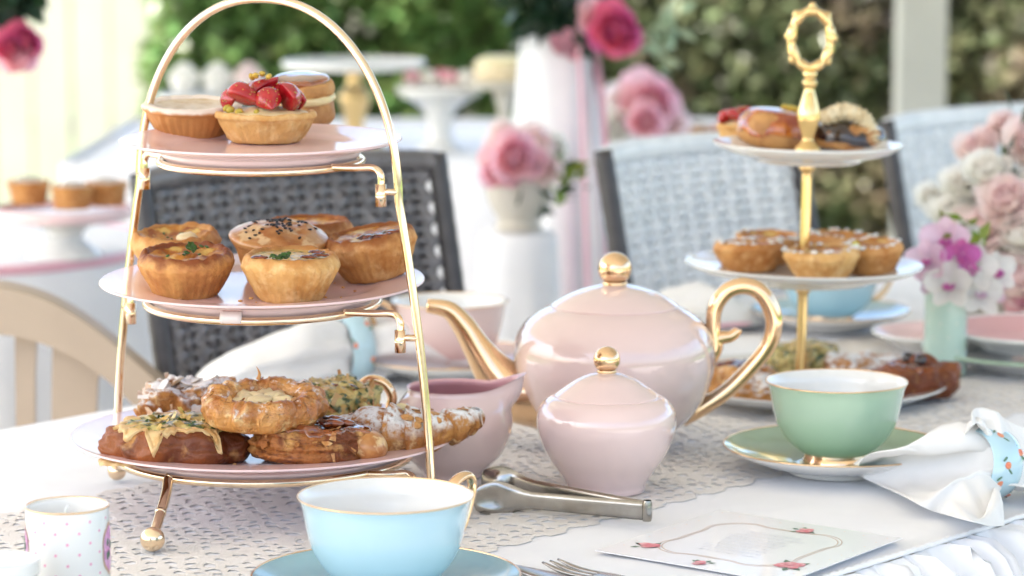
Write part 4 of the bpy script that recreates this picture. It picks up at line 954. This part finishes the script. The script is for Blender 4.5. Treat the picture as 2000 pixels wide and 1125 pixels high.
mk('chocolate', lathe(dp([(.0298, .007), (.0302, .012), (.027, .018), (.018, .0212), (.0001, .022)], 4), 60, lambda x, y, z: (x * .98, y * .77, z - .004 * max(0, nz(x * 90, y * 90, 1)) * sstep(.02, .028, sqrt(x * x + y * y)) - .002 * nz(x * 60, y * 60, 3))), choc, e3)
cw = dense([(-.021, -.004, .022), (-.015, -.008, .0265), (-.008, -.004, .030), (0, -.008, .030), (.008, -.006, .027), (.014, -.009, .021), (.0185, -.012, .013), (.019, -.014, .008)], 12)
V, F = tube(cw, [.0068 * (1 + .22 * sin(i * 1.25)) * (1 - .35 * (i / len(cw)) ** 4) for i in range(len(cw))], 24)
mk('piped_cream', ([v + Vector((.0012 * nz(v.x * 300, v.y * 300, v.z * 300), .001 * nz(v.x * 300, v.y * 300, v.z * 300 + 5), .0012 * nz(v.x * 300, v.y * 300, v.z * 300 + 9))) for v in V], F), butterc, e3)
# middle plate
for lb, px, py, rt, sd, cr_, tl_ in (('sugar dusted tart at the left of the right stand middle plate', 1464, 529, .0295, 41.1, crustm, 0), ('pale sugared tart at the front of the right stand middle plate', 1606, 542, .0310, 42.7, crustp, 0), ('tart with a yellow crumb at the right of the right stand middle plate', 1706, 532, .0255, 43.9, crustm, -4), ('dusted tart at the back left of the right stand middle plate', 1500, 513, .0285, 44.4, crustm, 0), ('dusted tart behind the rod on the right stand middle plate', 1640, 512, .0295, 45.6, crustm, 0)):
    t = tart('fruit_tart', lb, 'tart', on2(1, px, py), rt, rt * .68, .024 if rt > .026 else .025, cr_, eggfill, sd, (R(3), R(tl_), sd), dome=-.003, detail=False, puffy=True, group='tarts on the right stand', lipn=.002)
    rn2 = random.Random(int(sd * 10)); bl = B()
    for i in range(26):
        a = rn2.uniform(0, 6.28); r_ = rt * rn2.uniform(.78, .98); bl.add(ball(rn2.uniform(.0008, .0022), (r_ * cos(a), r_ * sin(a), .0245 + rn2.uniform(-.001, .0008)), 7, 5, (1.5, 1.2, .6)))
    mk('icing_sugar', bl, whitec if False else wax, t, kind='stuff')
    if 'yellow' in lb:
        o = mk('yellow_crumb', ball(.0032, nu=8, nv=6), M('lime_crumb', (.62, .60, .02), .5), t); v = Matrix.Rotation(-sd, 3, 'Z') @ Vector((-.015, -.0165, .0262)); o.location = v
# bottom plate
for nm, lb, px, py, rx, ry, h, mt, tm, rz, sd in (
    ('plum_pastry', 'dark plum pastry at the left of the right stand bottom plate', 1438, 766, .030, .026, .022, flakyl, jam, 10, 51.),
    ('almond_bun', 'sugared bun in front on the right stand bottom plate', 1488, 779, .026, .020, .018, flakyp, None, 30, 52.),
    ('spinach_pastry', 'green spinach pastry behind the rod on the right stand bottom plate', 1567, 735, .033, .027, .026, herbch, cheese, 40, 53.),
    ('almond_croissant', 'sugared almond bun behind the green cup', 1697, 748, .038, .026, .022, flakyp, None, -15, 54.),
    ('berry_danish', 'glazed berry Danish at the right of the bottom plate', 1788, 768, .034, .028, .023, bunm, caramel, -25, 55.)):
    t = thing(nm, lb, 'pastry', on2(0, px, py, .0005), (R(2), 0, R(rz)), 'pastries on the right stand')
    mk('pastry', bun(rx, ry, h, sd, 5, .08, .06 if tm else -.02, .003, n=64), mt, t)
    if tm: mk('topping', topping(rx, ry, h * .96, sd, .003, .66, .0025, .005), tm, t)
    if 'berry' in nm:
        for x, y in ((.004, 0), (-.008, .006)):
            o = mk('blueberry', ball(.0055, nu=14, nv=10), choc, t); o.location = (x, y, h + .004)
        mk('pastry_fold', ball(.011, (.004, .006, h + .0015), 20, 12, (1.2, .8, .7), lambda x, y, z: (x, y, z + .001 * nz(x * 150, y * 150))), bunm, t)
#==BLOOMS==
# ------------------------------------------------------------------ flowers
def petal(L, Wd, curl, cupk, mat4, n=5):
    def f(a, b):
        w = Wd * sin(pi * (.12 + .80 * a)) ** .75; x = (b - .5) * w; th = curl * a
        y = L * (sin(th) / max(th, .05) * a if False else a * cos(th * .5)); z = L * a * sin(th * .5) + cupk * (2 * b - 1) ** 2 * w + .04 * L * sin(6 * b) * a
        return mat4 @ Vector((x, y, z))
    return grid(n, n, f)
def bloom(r, seed, n=26, open_=1.0, mat4=Matrix()):
    rn = random.Random(seed); b = B()
    for i in range(n):
        t = i / (n - 1); az = i * 2.39996 + rn.uniform(-.2, .2); el = R(80) * (1 - t) ** .8 + R(-8) * t * open_ + rn.uniform(-.12, .12)
        L = r * (.55 + .5 * t) * rn.uniform(.9, 1.1)
        mt = mat4 @ Matrix.Rotation(az, 4, 'Z') @ Matrix.Translation((0, r * .10 * t, -r * .10 * t)) @ Matrix.Rotation(el, 4, 'X')
        b.add(petal(L, L * 1.05, 1.1, .28, mt))
    return b
def face_to(loc, d, spin=0.): return Matrix.Translation(loc) @ Vector(d).normalized().to_track_quat('Z', 'Y').to_matrix().to_4x4() @ Matrix.Rotation(spin, 4, 'Z')
def leaves(n, rad, size, seed, c=(0, 0, 0), s=(1, 1, 1)):
    rn = random.Random(seed); b = B()
    for i in range(n):
        v = Vector((rn.gauss(0, 1), rn.gauss(0, 1), rn.gauss(0, 1))).normalized() * rad * rn.uniform(.5, 1.1)
        v = Vector((v.x * s[0] + c[0], v.y * s[1] + c[1], v.z * s[2] + c[2])); L = size * rn.uniform(.7, 1.3)
        b.add(leafq(L, L * .5, rmat(v, (rn.uniform(-1.5, 1.5), rn.uniform(-1, 1), rn.uniform(0, 6.3)))))
    return b
# mint vase with orchids
VD = 2.40; q = P(1845, 735, VD); VB = Vector((q.x, VD, LT - .001))
vs = thing('bud_vase', 'mint green cylinder vase beside the right cake stand', 'vase', VB)
mk('vase', lathe(dp([(.0001, .001), (.016, 0), (.0178, .0015), (.0182, .006), (.0180, .05), (.0180, .082), (.0176, .0835), (.0168, .082), (.0165, .06)], 4), 48), mint, vs)
bl = B()
for k in range(8):
    for j in range(6):
        a = 2 * pi * (k + .5 * (j % 2)) / 8; bl.add(ball(.0011, (.0182 * cos(a), .0182 * sin(a), .010 + j * .012), 7, 5, (.5, .5, 1)))
mk('dots', bl, M('pale_dot', (.72, .66, .58), .4), vs, kind='stuff')
ob = thing('orchid_posy', 'posy of white and magenta orchids in the mint vase', 'flowers', VB + Vector((0, 0, .08)))
def orchid(loc, d, s, m1, m2, seed):
    mt = face_to(loc, d, seed)
    b = B()
    for k in range(5):
        b.add(petal(s * (1 if k % 2 else .92), s * (.95 if k in (1, 4) else .62), .5, .18, mt @ Matrix.Rotation(2 * pi * k / 5, 4, 'Z') @ Matrix.Rotation(R(10), 4, 'X')))
    o = mk('blossom', b, m1, ob); b = B()
    for k in (-1, 0, 1): b.add(petal(s * .5, s * .4, 1.5, .4, mt @ Matrix.Rotation(pi + .5 * k, 4, 'Z') @ Matrix.Translation((0, 0, s * .08)) @ Matrix.Rotation(R(25), 4, 'X')))
    mk('lip', b, m2, o)
for px, py, dd_, s_, m1, m2 in ((1850, 470, 0, .021, petalo, petalm), (1815, 510, -.01, .018, petalo, petalm), (1875, 498, -.012, .017, petalm, petalm), (1858, 558, -.022, .020, petalwh, petalm), (1905, 525, -.01, .019, petalwh, petalo), (1940, 528, .0, .018, petalwh, petalm), (1912, 575, -.012, .019, petalwh, petalo), (1930, 556, .01, .018, petalo, petalm), (1832, 540, -.005, .017, petalo, petalo), (1890, 470, .015, .018, petalwh, petalo), (1868, 520, .02, .02, petalo, petalwh), (1905, 550, .02, .02, petalwh, petalo)):
    v = P(px, py, VD + dd_) - ob.location; orchid(v, (rn.uniform(-.5, .4), -1, rn.uniform(-.2, .3)), s_ * 1.2, m1, m2, rn.uniform(-.3, .3))
    mk('stem', tube(dense([v + Vector((0, .004, 0)), v * .5 + Vector((0, .01, .004)), Vector((.004 * rn.uniform(-1, 1), .004 * rn.uniform(-1, 1), -.02))], 4), .0011, 6), leafl, ob)
mk('leaves', leaves(16, .03, .016, 4, (.006, .008, .03)), leafl, ob)
# blush arrangement
AD = 2.74; q = P(1960, 610, AD); AB = Vector((q.x, AD, TZ + .001))
av = thing('flower_bowl', 'low ecru bowl under the blush rose arrangement', 'vase', AB); mk('bowl', lathe(dp([(.0001, 0), (.035, 0), (.05, .02), (.055, .045), (.052, .06), (.049, .058), (.046, .03)], 4), 40), urnm, av)
aa = thing('rose_arrangement', 'large arrangement of blush and cream roses at the right edge', 'flowers', AB + Vector((0, 0, .06)))
rf = random.Random(77)
for px, py, dd_, s_, m1 in ((1985, 295, 0, .044, petall), (1900, 345, -.02, .036, petalw), (1940, 400, -.05, .040, petall), (1850, 370, .02, .034, petalw), (1995, 380, -.03, .034, petalw), (1830, 430, 0, .036, petalw), (1895, 460, -.04, .042, petall), (1975, 470, -.06, .042, petalw), (1960, 560, -.07, .045, petall), (2010, 540, -.05, .046, petall), (1880, 300, .04, .03, petall), (1935, 250, .05, .025, petall), (1790, 385, .03, .022, petalw), (1985, 620, -.08, .034, petalp), (1905, 270, .05, .02, petall), (2040, 420, 0, .05, petalw), (2050, 320, 0, .05, petall), (1870, 410, .03, .045, petalw), (1920, 500, .03, .05, petall), (2000, 450, .03, .05, petalw)):
    v = P(px + 28, py, AD + dd_) - aa.location; mk('rose', bloom(s_ * .80, int(px), 26, .9, face_to(v, (rf.uniform(-.5, .3), -1, rf.uniform(.3, 1.2)))), m1, aa)
    mk('stem', tube([v + Vector((0, .01, -.005)), v * .4 + Vector((0, .01, .01)), Vector((0, 0, -.02))], .0018, 6), leafl, aa)
mk('leaves', leaves(22, .06, .03, 14, (.03, .0, .09), (1, .5, 1)), leafd, aa)
# far plates at the right
for lb, px, py, r_, z_, tm, rm in (('green rimmed dinner plate at the right edge', 2030, 695, .10, 0, whitec, greend), ('pink patterned plate stacked on the green rimmed plate', 2030, 695, .083, .016, pinkin, whitec), ('pink saucer behind the mint vase', 1840, 664, .062, 0, pinkplate, whitec)):
    q = T(px, py, TZ + .01); o = thing('side_plate', lb, 'plate', (q.x, q.y, TZ + .001 + z_), group='far plates')
    mk('top_face', lathe(dp([(.0001, .006), (r_ * .6, .006), (r_ * .72, .008), (r_ * .97, .0165), (r_, .017)], 4), 72), tm, o); mk('underside', lathe(dp([(r_, .017), (r_ * .97, .0145), (r_ * .7, .005), (r_ * .6, .0), (r_ * .56, 0), (r_ * .54, .003), (.0001, .003)], 4), 72), whitec, o)
    mk('rim', ring(r_, .0016, .0168, 90, 8), rm, o)
q = T(1345, 622, TZ + .01); nf = thing('napkin', 'folded white napkin with pink edge behind the teapot handle', 'napkin', (q.x, q.y, TZ + .002), (0, 0, .6), 'napkins')
mk('cloth', grid(40, 30, lambda a, b: ((a - .5) * .13, (b - .5) * .10, .004 + .028 * (sin(pi * a) ** .6 * sin(pi * b) ** .6) * (1 + .35 * sin(9 * a + 5 * b) + .3 * nz(a * 4, b * 4, 2)))), cloth2, nf, sol=.001)
mk('hem', tube(dense([(-.06, -.047, .004), (-.02, -.05, .008), (.03, -.048, .006), (.062, -.045, .004)], 5), .0022, 8), ribbon, nf)

# ------------------------------------------------------------------ chairs
def wicker(label, A, Bq, mat, lean=R(13), Ht=.42, pitch_x=.0138, pitch_z=.0104, cols=None):
    """A, Bq: top corners of the back (left, right)"""
    d = Bq - A; d.z = 0; Wd = d.length; d.normalize(); n = Vector((-d.y, d.x, 0))       # n points away from the table
    base = (A + Bq) / 2; base = Vector((base.x, base.y, 0)) - n * (.42 * math.tan(lean)) * 1.0
    t = thing('wicker_chair', label, 'chair', base, group='wicker chairs')
    ztop = A.z
    def loc(x, s, o=0.):                         # x along the width 0..Wd, s down from the top, o towards the table
        x_ = x - (Wd / 2); flare = 1 + .0 * s
        p = (A + Bq) / 2 + d * (x_ * flare) - n * (s * math.sin(lean) + o * cos(lean) - .03 * (1 - (2 * x_ / Wd) ** 2)) - Vector((0, 0, s * cos(lean) - o * sin(lean) * 0))
        return p - base
    bw = .021; L = Ht
    # edging: flat wrapped band down both sides and over the top
    for x in (bw / 2, Wd - bw / 2):
        pts = [loc(x, s * L / 40, 0) for s in range(41)]
        mk('side_band', tube(pts, [(.0125 + .0006 * (i % 2)) for i in range(41)], 12, flat=(.75, .95)), wickd, t)
    pts = [loc(bw * .5 + (Wd - bw) * i / 40, .004 + .004 * (abs(i - 20) / 20) ** 6, 0) for i in range(41)]
    mk('top_band', tube(pts, [.0105 + .0006 * (i % 2) for i in range(41)], 12), mat, t)
    nx = int((Wd - 2 * bw) / pitch_x); nzr = int((L - .02) / pitch_z); am = .0034
    px_ = (Wd - 2 * bw) / nx; zg = lambda s_: .24 * px_ * sin(pi * (s_ - .010) / pitch_z - pi / 2)
    for i in range(nx):
        x = bw + (i + .5) * px_; sg = 1 if i % 2 else -1
        pts = [loc(x + zg(.010 + j * .5 * pitch_z) + .0006 * nz(i * 3.1, j * .6), .010 + (j * .5) * pitch_z, am * cos(pi * j * .5) * sg) for j in range(0, nzr * 2 + 1)]
        mk('strand', tube(pts, .0056, 6, flat=(.5, 1.0), caps=False, up=n), mat, t)
    for j in range(nzr):
        s = .010 + j * pitch_z; zo = zg(s); sg = 1 if j % 2 else -1
        pts = [loc(min(max(bw + i * .5 * px_ + zo, bw * .6), Wd - bw * .6), s + .0005 * nz(i * .7, j * 3.3), am * cos(pi * (i - 1) * .5) * sg) for i in range(0, nx * 2 + 1)]
        mk('strand', tube(pts, .0048, 6, flat=(1.0, .55), caps=False), mat, t)
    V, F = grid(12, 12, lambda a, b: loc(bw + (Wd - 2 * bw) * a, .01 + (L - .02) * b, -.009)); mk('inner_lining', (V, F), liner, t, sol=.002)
    # seat and legs
    zb = .44; s0 = (ztop - zb) / cos(lean)
    c0, c1 = loc(0, s0), loc(Wd, s0); f0 = c0 - n * .40; f1 = c1 - n * .40
    V = [c0, c1, f1, f0]; V = [Vector((v.x, v.y, zb - base.z)) for v in V]; V += [v - Vector((0, 0, .06)) for v in V]
    mk('seat', (V, [(3, 2, 1, 0), (4, 5, 6, 7), (0, 1, 5, 4), (1, 2, 6, 5), (2, 3, 7, 6), (3, 0, 4, 7)]), wick, t, smooth=False)
    for v in V[:4]: mk('leg', tube([v - Vector((0, 0, .05)), Vector((v.x, v.y, 0))], [.02, .016], 10), wick, t)
    return t
def tp_(px, py, z): v = T(px, py, z); return v
ZC = CAMZ - .252
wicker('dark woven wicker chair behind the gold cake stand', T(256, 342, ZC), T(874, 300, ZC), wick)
wicker('wicker chair with pale sheen behind the teapot', T(1168, 296, ZC), T(1572, 262, ZC), wicksheen)
wicker('wicker chair with pale sheen at the right behind the roses', T(1722, 238, ZC), T(2140, 205, ZC), wicksheen)

# beige plastic chair at the left
PD = 2.46; q0 = P(-40, 548, PD)
pc = thing('plastic_chair', 'beige plastic chair with arched slatted back at the left', 'chair', (q0.x, PD + .02, 0))
def pl_(px, py, dy=0.): v = P(px, py, PD + dy); return v - Vector(pc.location)
top = [pl_(-40, 549), pl_(20, 553), pl_(100, 578), pl_(180, 625), pl_(260, 690), pl_(330, 752), pl_(385, 812), pl_(420, 870)]
low = [pl_(-40, 650), pl_(20, 652), pl_(80, 666), pl_(150, 696), pl_(215, 742), pl_(275, 800), pl_(322, 852), pl_(345, 900)]
top = dense(top, 6); low = dense(low, 6); cx = top[0].x
tl2 = [Vector((2 * cx - v.x, v.y, v.z)) for v in reversed(top[1:])] + top; ll2 = [Vector((2 * cx - v.x, v.y, v.z)) for v in reversed(low[1:])] + low
V = []; F = []
for a, b in zip(tl2, ll2):
    V += [a + Vector((0, .012, 0)), a + Vector((0, -.004, -.002)), a.lerp(b, .1) + Vector((0, -.010, 0)), b + Vector((0, -.010, 0)), b + Vector((0, .006, 0))]
for i in range(len(tl2) - 1):
    for k in range(5): F.append((i * 5 + k, i * 5 + (k + 1) % 5, (i + 1) * 5 + (k + 1) % 5, (i + 1) * 5 + k))
mk('back_arch', (V, F), plast, pc, auto=50)
zs_ = .44
for xa, xb, w in ((pl_(45, 655).x, pl_(38, 900).x, .0085), (pl_(150, 680).x, pl_(118, 900).x, .020)):
    for sg in (1, -1):
        x1, x2 = (xa, xb) if sg > 0 else (2 * cx - xa, 2 * cx - xb); zt = pl_(0, 670).z if w < .01 else pl_(0, 690).z
        V = []
        for zz, xx, ww in ((zt + .012, x1, w * 1.15), (zt - .03, x1 + (x2 - x1) * .3, w), (zs_, x2, w * .8)):
            V += [(xx - ww, -.006, zz), (xx + ww, -.006, zz), (xx + ww, .004, zz), (xx - ww, .004, zz)]
        F = [(k + 4 * l, (k + 1) % 4 + 4 * l, (k + 1) % 4 + 4 * l + 4, k + 4 * l + 4) for l in range(2) for k in range(4)]
        mk('slat', (V, F), plast, pc, smooth=False)
mk('seat', ([Vector(v) for v in box(cx - .20, cx + .20, -.02, .40, zs_ - .02, zs_ + .01)[0]], box(0, 1, 0, 1, 0, 1)[1]), plast, pc, smooth=False)
for sx_ in (-1, 1):
    b_ = top[-1] if sx_ > 0 else tl2[0]
    mk('leg', tube([Vector((b_.x - sx_ * .012, 0, b_.z + .02)), Vector((cx + sx_ * .20, 0, .44)), Vector((cx + sx_ * .23, -.06, 0))], [.018, .022, .018], 10), plast, pc)
    mk('leg', tube([Vector((cx + sx_ * .19, .38, .44)), Vector((cx + sx_ * .22, .42, 0))], [.022, .018], 10), plast, pc)
#==BACK==
# ------------------------------------------------------------------ tables and treats behind
def skirted(name, label, x0, x1, y0, y1, z, mat, seed):
    cx_, cy_ = (x0 + x1) / 2, (y0 + y1) / 2; t = thing(name, label, 'table', (cx_, cy_, 0.03))
    z -= .03
    mk('top', box(x0 - cx_, x1 - cx_, y0 - cy_, y1 - cy_, z - .02, z), mat, t, smooth=False)
    pts = []
    for a, b in (((x0, y0), (x1, y0)), ((x1, y0), (x1, y1)), ((x1, y1), (x0, y1)), ((x0, y1), (x0, y0))):
        for i in range(60): pts.append((a[0] + (b[0] - a[0]) * i / 60, a[1] + (b[1] - a[1]) * i / 60, (b[1] - a[1], -(b[0] - a[0]))))
    V = []; n = len(pts)
    for j in range(9):
        s = j / 8
        for i, (x, y, nn) in enumerate(pts):
            l = sqrt(nn[0] ** 2 + nn[1] ** 2); w = .003 + s * (.018 + .016 * sin(i * .75 + nz(i * .1, seed) * 3)); V.append((x - cx_ + nn[0] / l * w, y - cy_ + nn[1] / l * w, (z + .001) * (1 - s) + .01))
    F = [(j * n + i, j * n + (i + 1) % n, (j + 1) * n + (i + 1) % n, (j + 1) * n + i) for j in range(8) for i in range(n)]
    mk('cloth', (V, F), mat, t); return t
skirted('buffet_table', 'white skirted buffet table in front of the hedge', -.66, .42, 4.18, 5.0, TZ, cloth, 3)
def ped(name, label, px, D, ptop, rpx, stem, stemm, topm, cat='cake stand', zb=TZ, loc=None):
    q = P(px, ptop, D); r_ = rpx * D / FPX; h = q.z - zb
    t = thing(name, label, cat, (q.x, D, zb + .001), group='far cake stands')
    mk('top', lathe(dp([(.0001, h - .006), (r_ * .9, h - .006), (r_, h - .004), (r_, h + .004), (r_ * .97, h + .006), (r_ * .94, h + .001), (.0001, h)], 3), 56), topm, t)
    if stem == 'baluster': pr = [(.0001, 0), (.045, 0), (.046, .006), (.03, .012), (.014, .02), (.016, h * .35), (.024, h * .55), (.026, h * .62), (.014, h * .74), (.012, h * .85), (.02, h - .008), (.0001, h - .007)]
    elif stem == 'flare': pr = [(.0001, 0), (.042, 0), (.036, .008), (.022, .02), (.020, h * .45), (.026, h * .65), (.045, h * .82), (r_ * .92, h - .008), (.0001, h - .007)]
    else: pr = [(.0001, 0), (.038, 0), (.030, .008), (.012, .02), (.010, h * .6), (.018, h - .01), (.0001, h - .007)]
    mk('stem', lathe(dp(pr, 3), 40), stemm, t); return t, Vector((q.x, D, q.z))
ped('cake_stand', 'white topped cake stand on a gold baluster before the hedge', 692, 4.55, 126, 140, 'baluster', brassy, whitec)
_, w1 = ped('cake_stand', 'white flared cake stand holding pink sweets', 858, 4.5, 176, 84, 'flare', whitec, whitec)
_, w2 = ped('cake_stand', 'beige cake stand with a pale yellow cake', 985, 4.45, 165, 74, 'slim', urnm, urnm)
_, w3 = ped('cake_stand', 'white tray stand of frosted cupcakes behind the top plate', 425, 4.75, 190, 120, 'slim', whitec, whitec)
for i, (dx, m_) in enumerate(((-.042, petalp), (-.015, petalw), (.016, petalp), (.042, petalw), (0, petalh))):
    o = thing('sweet', ['salmon pink sweet at the left of the flared stand', 'cream sweet on the flared stand', 'pink sweet in the middle of the flared stand', 'cream sweet at the right of the flared stand', 'dark pink sweet behind on the flared stand'][i], 'sweet', w1 + Vector((dx, .02 if i == 4 else -.01, .007)), group='sweets on the flared stand')
    mk('case', lathe([(.0001, 0), (.011, 0), (.015, .010), (.012, .010)], 20), petalw, o); mk('icing', ball(.0145, (0, 0, .015), 16, 10, (1, 1, .75)), m_, o)
cy = thing('sponge_cake', 'pale yellow iced cake on the beige stand', 'cake', w2 + Vector((0, 0, .007))); mk('cake', lathe(dp([(.0001, 0), (.046, 0), (.048, .008), (.046, .024), (.036, .033), (.0001, .036)], 4), 40, lump(5, .001, 40)), butterc, cy); mk('icing', lathe(dp([(.0465, .022), (.044, .030), (.03, .037), (.0001, .039)], 3), 40), M('lemon_icing', (.78, .70, .42), .5), cy)
for i, dx in enumerate((-.055, 0.0, .052)):
    o = thing('cupcake', ['left frosted cupcake on the far tray stand', 'middle frosted cupcake on the far tray stand', 'right pink frosted cupcake on the far tray stand'][i], 'cupcake', w3 + Vector((dx, 0, .007)), group='frosted cupcakes')
    mk('case', lathe([(.0001, 0), (.017, 0), (.024, .02), (.02, .02)], 24), whitec, o); mk('frosting', lathe(dp([(.023, .019), (.027, .024), (.024, .032), (.016, .042), (.006, .050), (.0001, .052)], 3), 30, lambda x, y, z: (x * (1 + .06 * sin(z * 700)), y * (1 + .06 * sin(z * 700)), z)), petall if i == 2 else petalw, o)
# meringue pies on the far right of the buffet
for i, (px, D) in enumerate(((1338, 4.6), (1392, 4.6), (1450, 4.65))):
    q = T(px, 252, TZ); tart('far_tart', ['left far tart on the buffet right end', 'middle far tart on the buffet right end', 'far tart half hidden by the right stand'][i], 'tart', (.02 + (px - 1000) / FPX * D, D, TZ + .001), .028, .02, .028, crustm, [petalw, petalp, petalh][i], 60. + i, detail=False, group='far tarts', dome=.01)
def bouquet(label, loc, specs, nleaf, lsize, lrad, lmat, seed, lc=(0, 0, 0)):
    t = thing('bouquet', label, 'flowers', loc, group='far bouquets'); rn_ = random.Random(seed)
    for (px, py, D, s_, m1) in specs:
        v = P(px, py, D) - Vector(loc); mk('bloom', bloom(s_, int(px + py), 30, .8, face_to(v, (rn_.uniform(-.3, .3), -1, rn_.uniform(-.1, .4)))), m1, t)
        mk('stem', tube([v + Vector((0, .01, 0)), v * .4 + Vector((0, .015, 0)), Vector((0, 0, 0))], .003, 6), leafd, t)
    if nleaf: mk('leaves', leaves(nleaf, lrad, lsize, seed, lc), lmat, t)
    return t
# pot of peonies on the buffet
q = P(1252, 275, 4.4); fv = thing('flower_pot', 'pale pot of pink peonies on the buffet', 'vase', (q.x, 4.4, TZ + .001)); mk('pot', lathe(dp([(.0001, 0), (.03, 0), (.04, .03), (.036, .045), (.032, .04)], 3), 30), petalw, fv)
bouquet('pink peonies in the pale pot on the buffet', (q.x, 4.4, TZ + .04), [(1270, 205, 4.36, .052, petalp), (1215, 205, 4.38, .035, petall), (1262, 240, 4.30, .034, petalp), (1300, 235, 4.38, .04, petall), (1205, 250, 4.35, .035, petalw)], 26, .03, .05, leafl, 21, (0, .02, .03))
# pedestal with urn and roses in front of the buffet
q = P(1012, 452, 3.42); pdx = thing('draped_pedestal', 'slim pedestal draped in white cloth under the rose urn', 'pedestal', (q.x, 3.42, .03)); ph_ = q.z - .03
V, F = lathe([(.0001, ph_), (.042, ph_), (.046, ph_ - .004)] + [(.047 + .03 * (i / 12), ph_ - .01 - (ph_ - .01) * i / 12) for i in range(13)], 72, lambda x, y, z: (lambda a, r, k: (r * (1 + k * sin(9 * a + 2 * nz(cos(a), sin(a), 1))) * cos(a), r * (1 + k * sin(9 * a + 2 * nz(cos(a), sin(a), 1))) * sin(a), z))(atan2(y, x), sqrt(x * x + y * y), .12 * (1 - z / ph_)))
mk('cloth', (V, F), cloth, pdx)
un = thing('urn', 'ecru urn of roses on the draped pedestal', 'vase', (q.x, 3.42, q.z + .002)); mk('urn', lathe(dp([(.0001, 0), (.026, 0), (.028, .006), (.024, .012), (.034, .03), (.040, .05), (.041, .066), (.036, .064), (.03, .04)], 4), 40), urnm, un)
bouquet('pink and peach roses with green leaves in the ecru urn', (q.x, 3.42, q.z + .06), [(1000, 305, 3.36, .036, petalp), (1045, 290, 3.40, .032, petall), (1062, 325, 3.38, .028, petall), (985, 275, 3.44, .03, petall), (970, 330, 3.38, .028, petalp), (1075, 290, 3.42, .024, petalw)], 30, .028, .045, leafd, 22, (.03, .0, .0))
o = [k for k in bpy.data.objects if k.name.startswith('bouquet')][-1]
mk('bright_leaves', leaves(16, .022, .026, 23, (.052, -.03, .012)), leafl, bpy.data.objects[o.name])
# covered chair with ribbon
CDp = 3.95; q = P(1088, 62, CDp); cc = thing('covered_chair', 'tall white covered chair tied with pink ribbon', 'chair', (q.x, CDp, .03)); hc = q.z - .03
def drape(w0, w1, d0, d1, h, fold, seed):
    n = 90; V = []; m = 26
    for j in range(m + 1):
        s = j / m; w = w0 + (w1 - w0) * s; d = d0 + (d1 - d0) * s; z = h * (1 - s)
        for i in range(n):
            a = 2 * pi * i / n; k = 1 + fold * sstep(0, .5, s) * sin(11 * a + 2 * nz(cos(a), sin(a), seed)); V.append((w * k * abs(cos(a)) ** .6 * (1 if cos(a) > 0 else -1), d * k * abs(sin(a)) ** .6 * (1 if sin(a) > 0 else -1), z))
    F = [(j * n + i, (j + 1) * n + i, (j + 1) * n + (i + 1) % n, j * n + (i + 1) % n) for j in range(m) for i in range(n)]; F.append(tuple(range(n - 1, -1, -1)) [::-1]); return V, F
V, F = drape(.050, .115, .15, .22, hc, .16, 2); mk('cover', (V, F), cloth, cc)
mk('ribbon', tube(dense([(.026, -.175, hc - .01), (.03, -.19, hc * .9), (.034, -.20, hc * .78), (.040, -.212, hc * .6), (.05, -.225, hc * .35)], 6), [.014] * 25, 8, flat=(.25, 1.2)), ribbon, cc)
mk('ribbon', tube(dense([(.048, -.10, hc - .02), (.058, -.14, hc * .9), (.066, -.16, hc * .75), (.07, -.17, hc * .55)], 6), [.012] * 19, 8, flat=(1.2, .3)), ribbon, cc)
mk('bow', bloom(.03, 5, 8, 1, face_to((.01, -.165, hc - .012), (0, -1, .5))), ribbon, cc)
hq = P(1150, 70, 3.9); bouquet('deep pink peony with dark leaves fixed to the covered chair', (q.x + .02, CDp - .16, q.z - .02), [(1208, 58, 3.74, .042, petalh), (1165, 45, 3.76, .03, petalp)], 110, .05, .05, leafd, 31, (-.03, .03, .055))
mk('pale_leaves', leaves(34, .035, .032, 33, (.125, .02, .02), (.5, .6, 1.5)), leafp, bpy.data.objects[[k.name for k in bpy.data.objects if k.name.startswith('bouquet')][-1]])
# bouquet hanging from the roof at the upper left
q = P(30, 20, 3.6); hb = bouquet('pink peonies with dark leaves hanging at the upper left corner', (q.x, 3.6, q.z + .03), [(50, 82, 3.56, .029, petalh), (42, 120, 3.55, .026, petalp), (18, 95, 3.55, .024, petalh)], 190, .05, .048, leafd, 41, (-.01, .0, .012))
mk('ribbon', tube([(0, 0, -.02), (0, 0, 2.45 - q.z - .03)], .006, 8), ribbon, hb)
# small round table at the left with a stand of tarts
rt_ = thing('round_table', 'small round table with white cloth behind the plastic chair', 'table', (-.66, 3.32, 0))
V, F = lathe([(.0001, TZ), (.235, TZ), (.245, TZ - .003)] + [(.248 + .03 * i / 12, TZ - .01 - (TZ - .01) * i / 12) for i in range(13)], 120, lambda x, y, z: (lambda a, r, k: (r * (1 + k * sin(15 * a + 2 * nz(cos(a) * 2, sin(a) * 2, 1))) * cos(a), r * (1 + k * sin(15 * a + 2 * nz(cos(a) * 2, sin(a) * 2, 1))) * sin(a), z))(atan2(y, x), sqrt(x * x + y * y), .05 * (1 - z / TZ)))
mk('cloth', (V, F), cloth, rt_); mk('pink_edge', ring(.2455, .006, TZ - .004, 90, 8), ribbon, rt_)
_, w4 = ped('cake_stand', 'white and pink cake stand of small pies at the left', 125, 3.18, 416, 135, 'flare', whitec, pinkplate)
for i, (px, dy) in enumerate(((52, .02), (136, -.03), (205, .01))):
    tart('small_pie', ['left white topped pie on the pink stand', 'middle white topped pie on the pink stand', 'right pie on the pink stand'][i], 'pie', ((px - 1000) / FPX * (3.18 + dy), 3.18 + dy, w4.z + .008), .0235, .019, .026, crustm, petalw, 70. + i, detail=False, group='white topped pies', dome=.006)
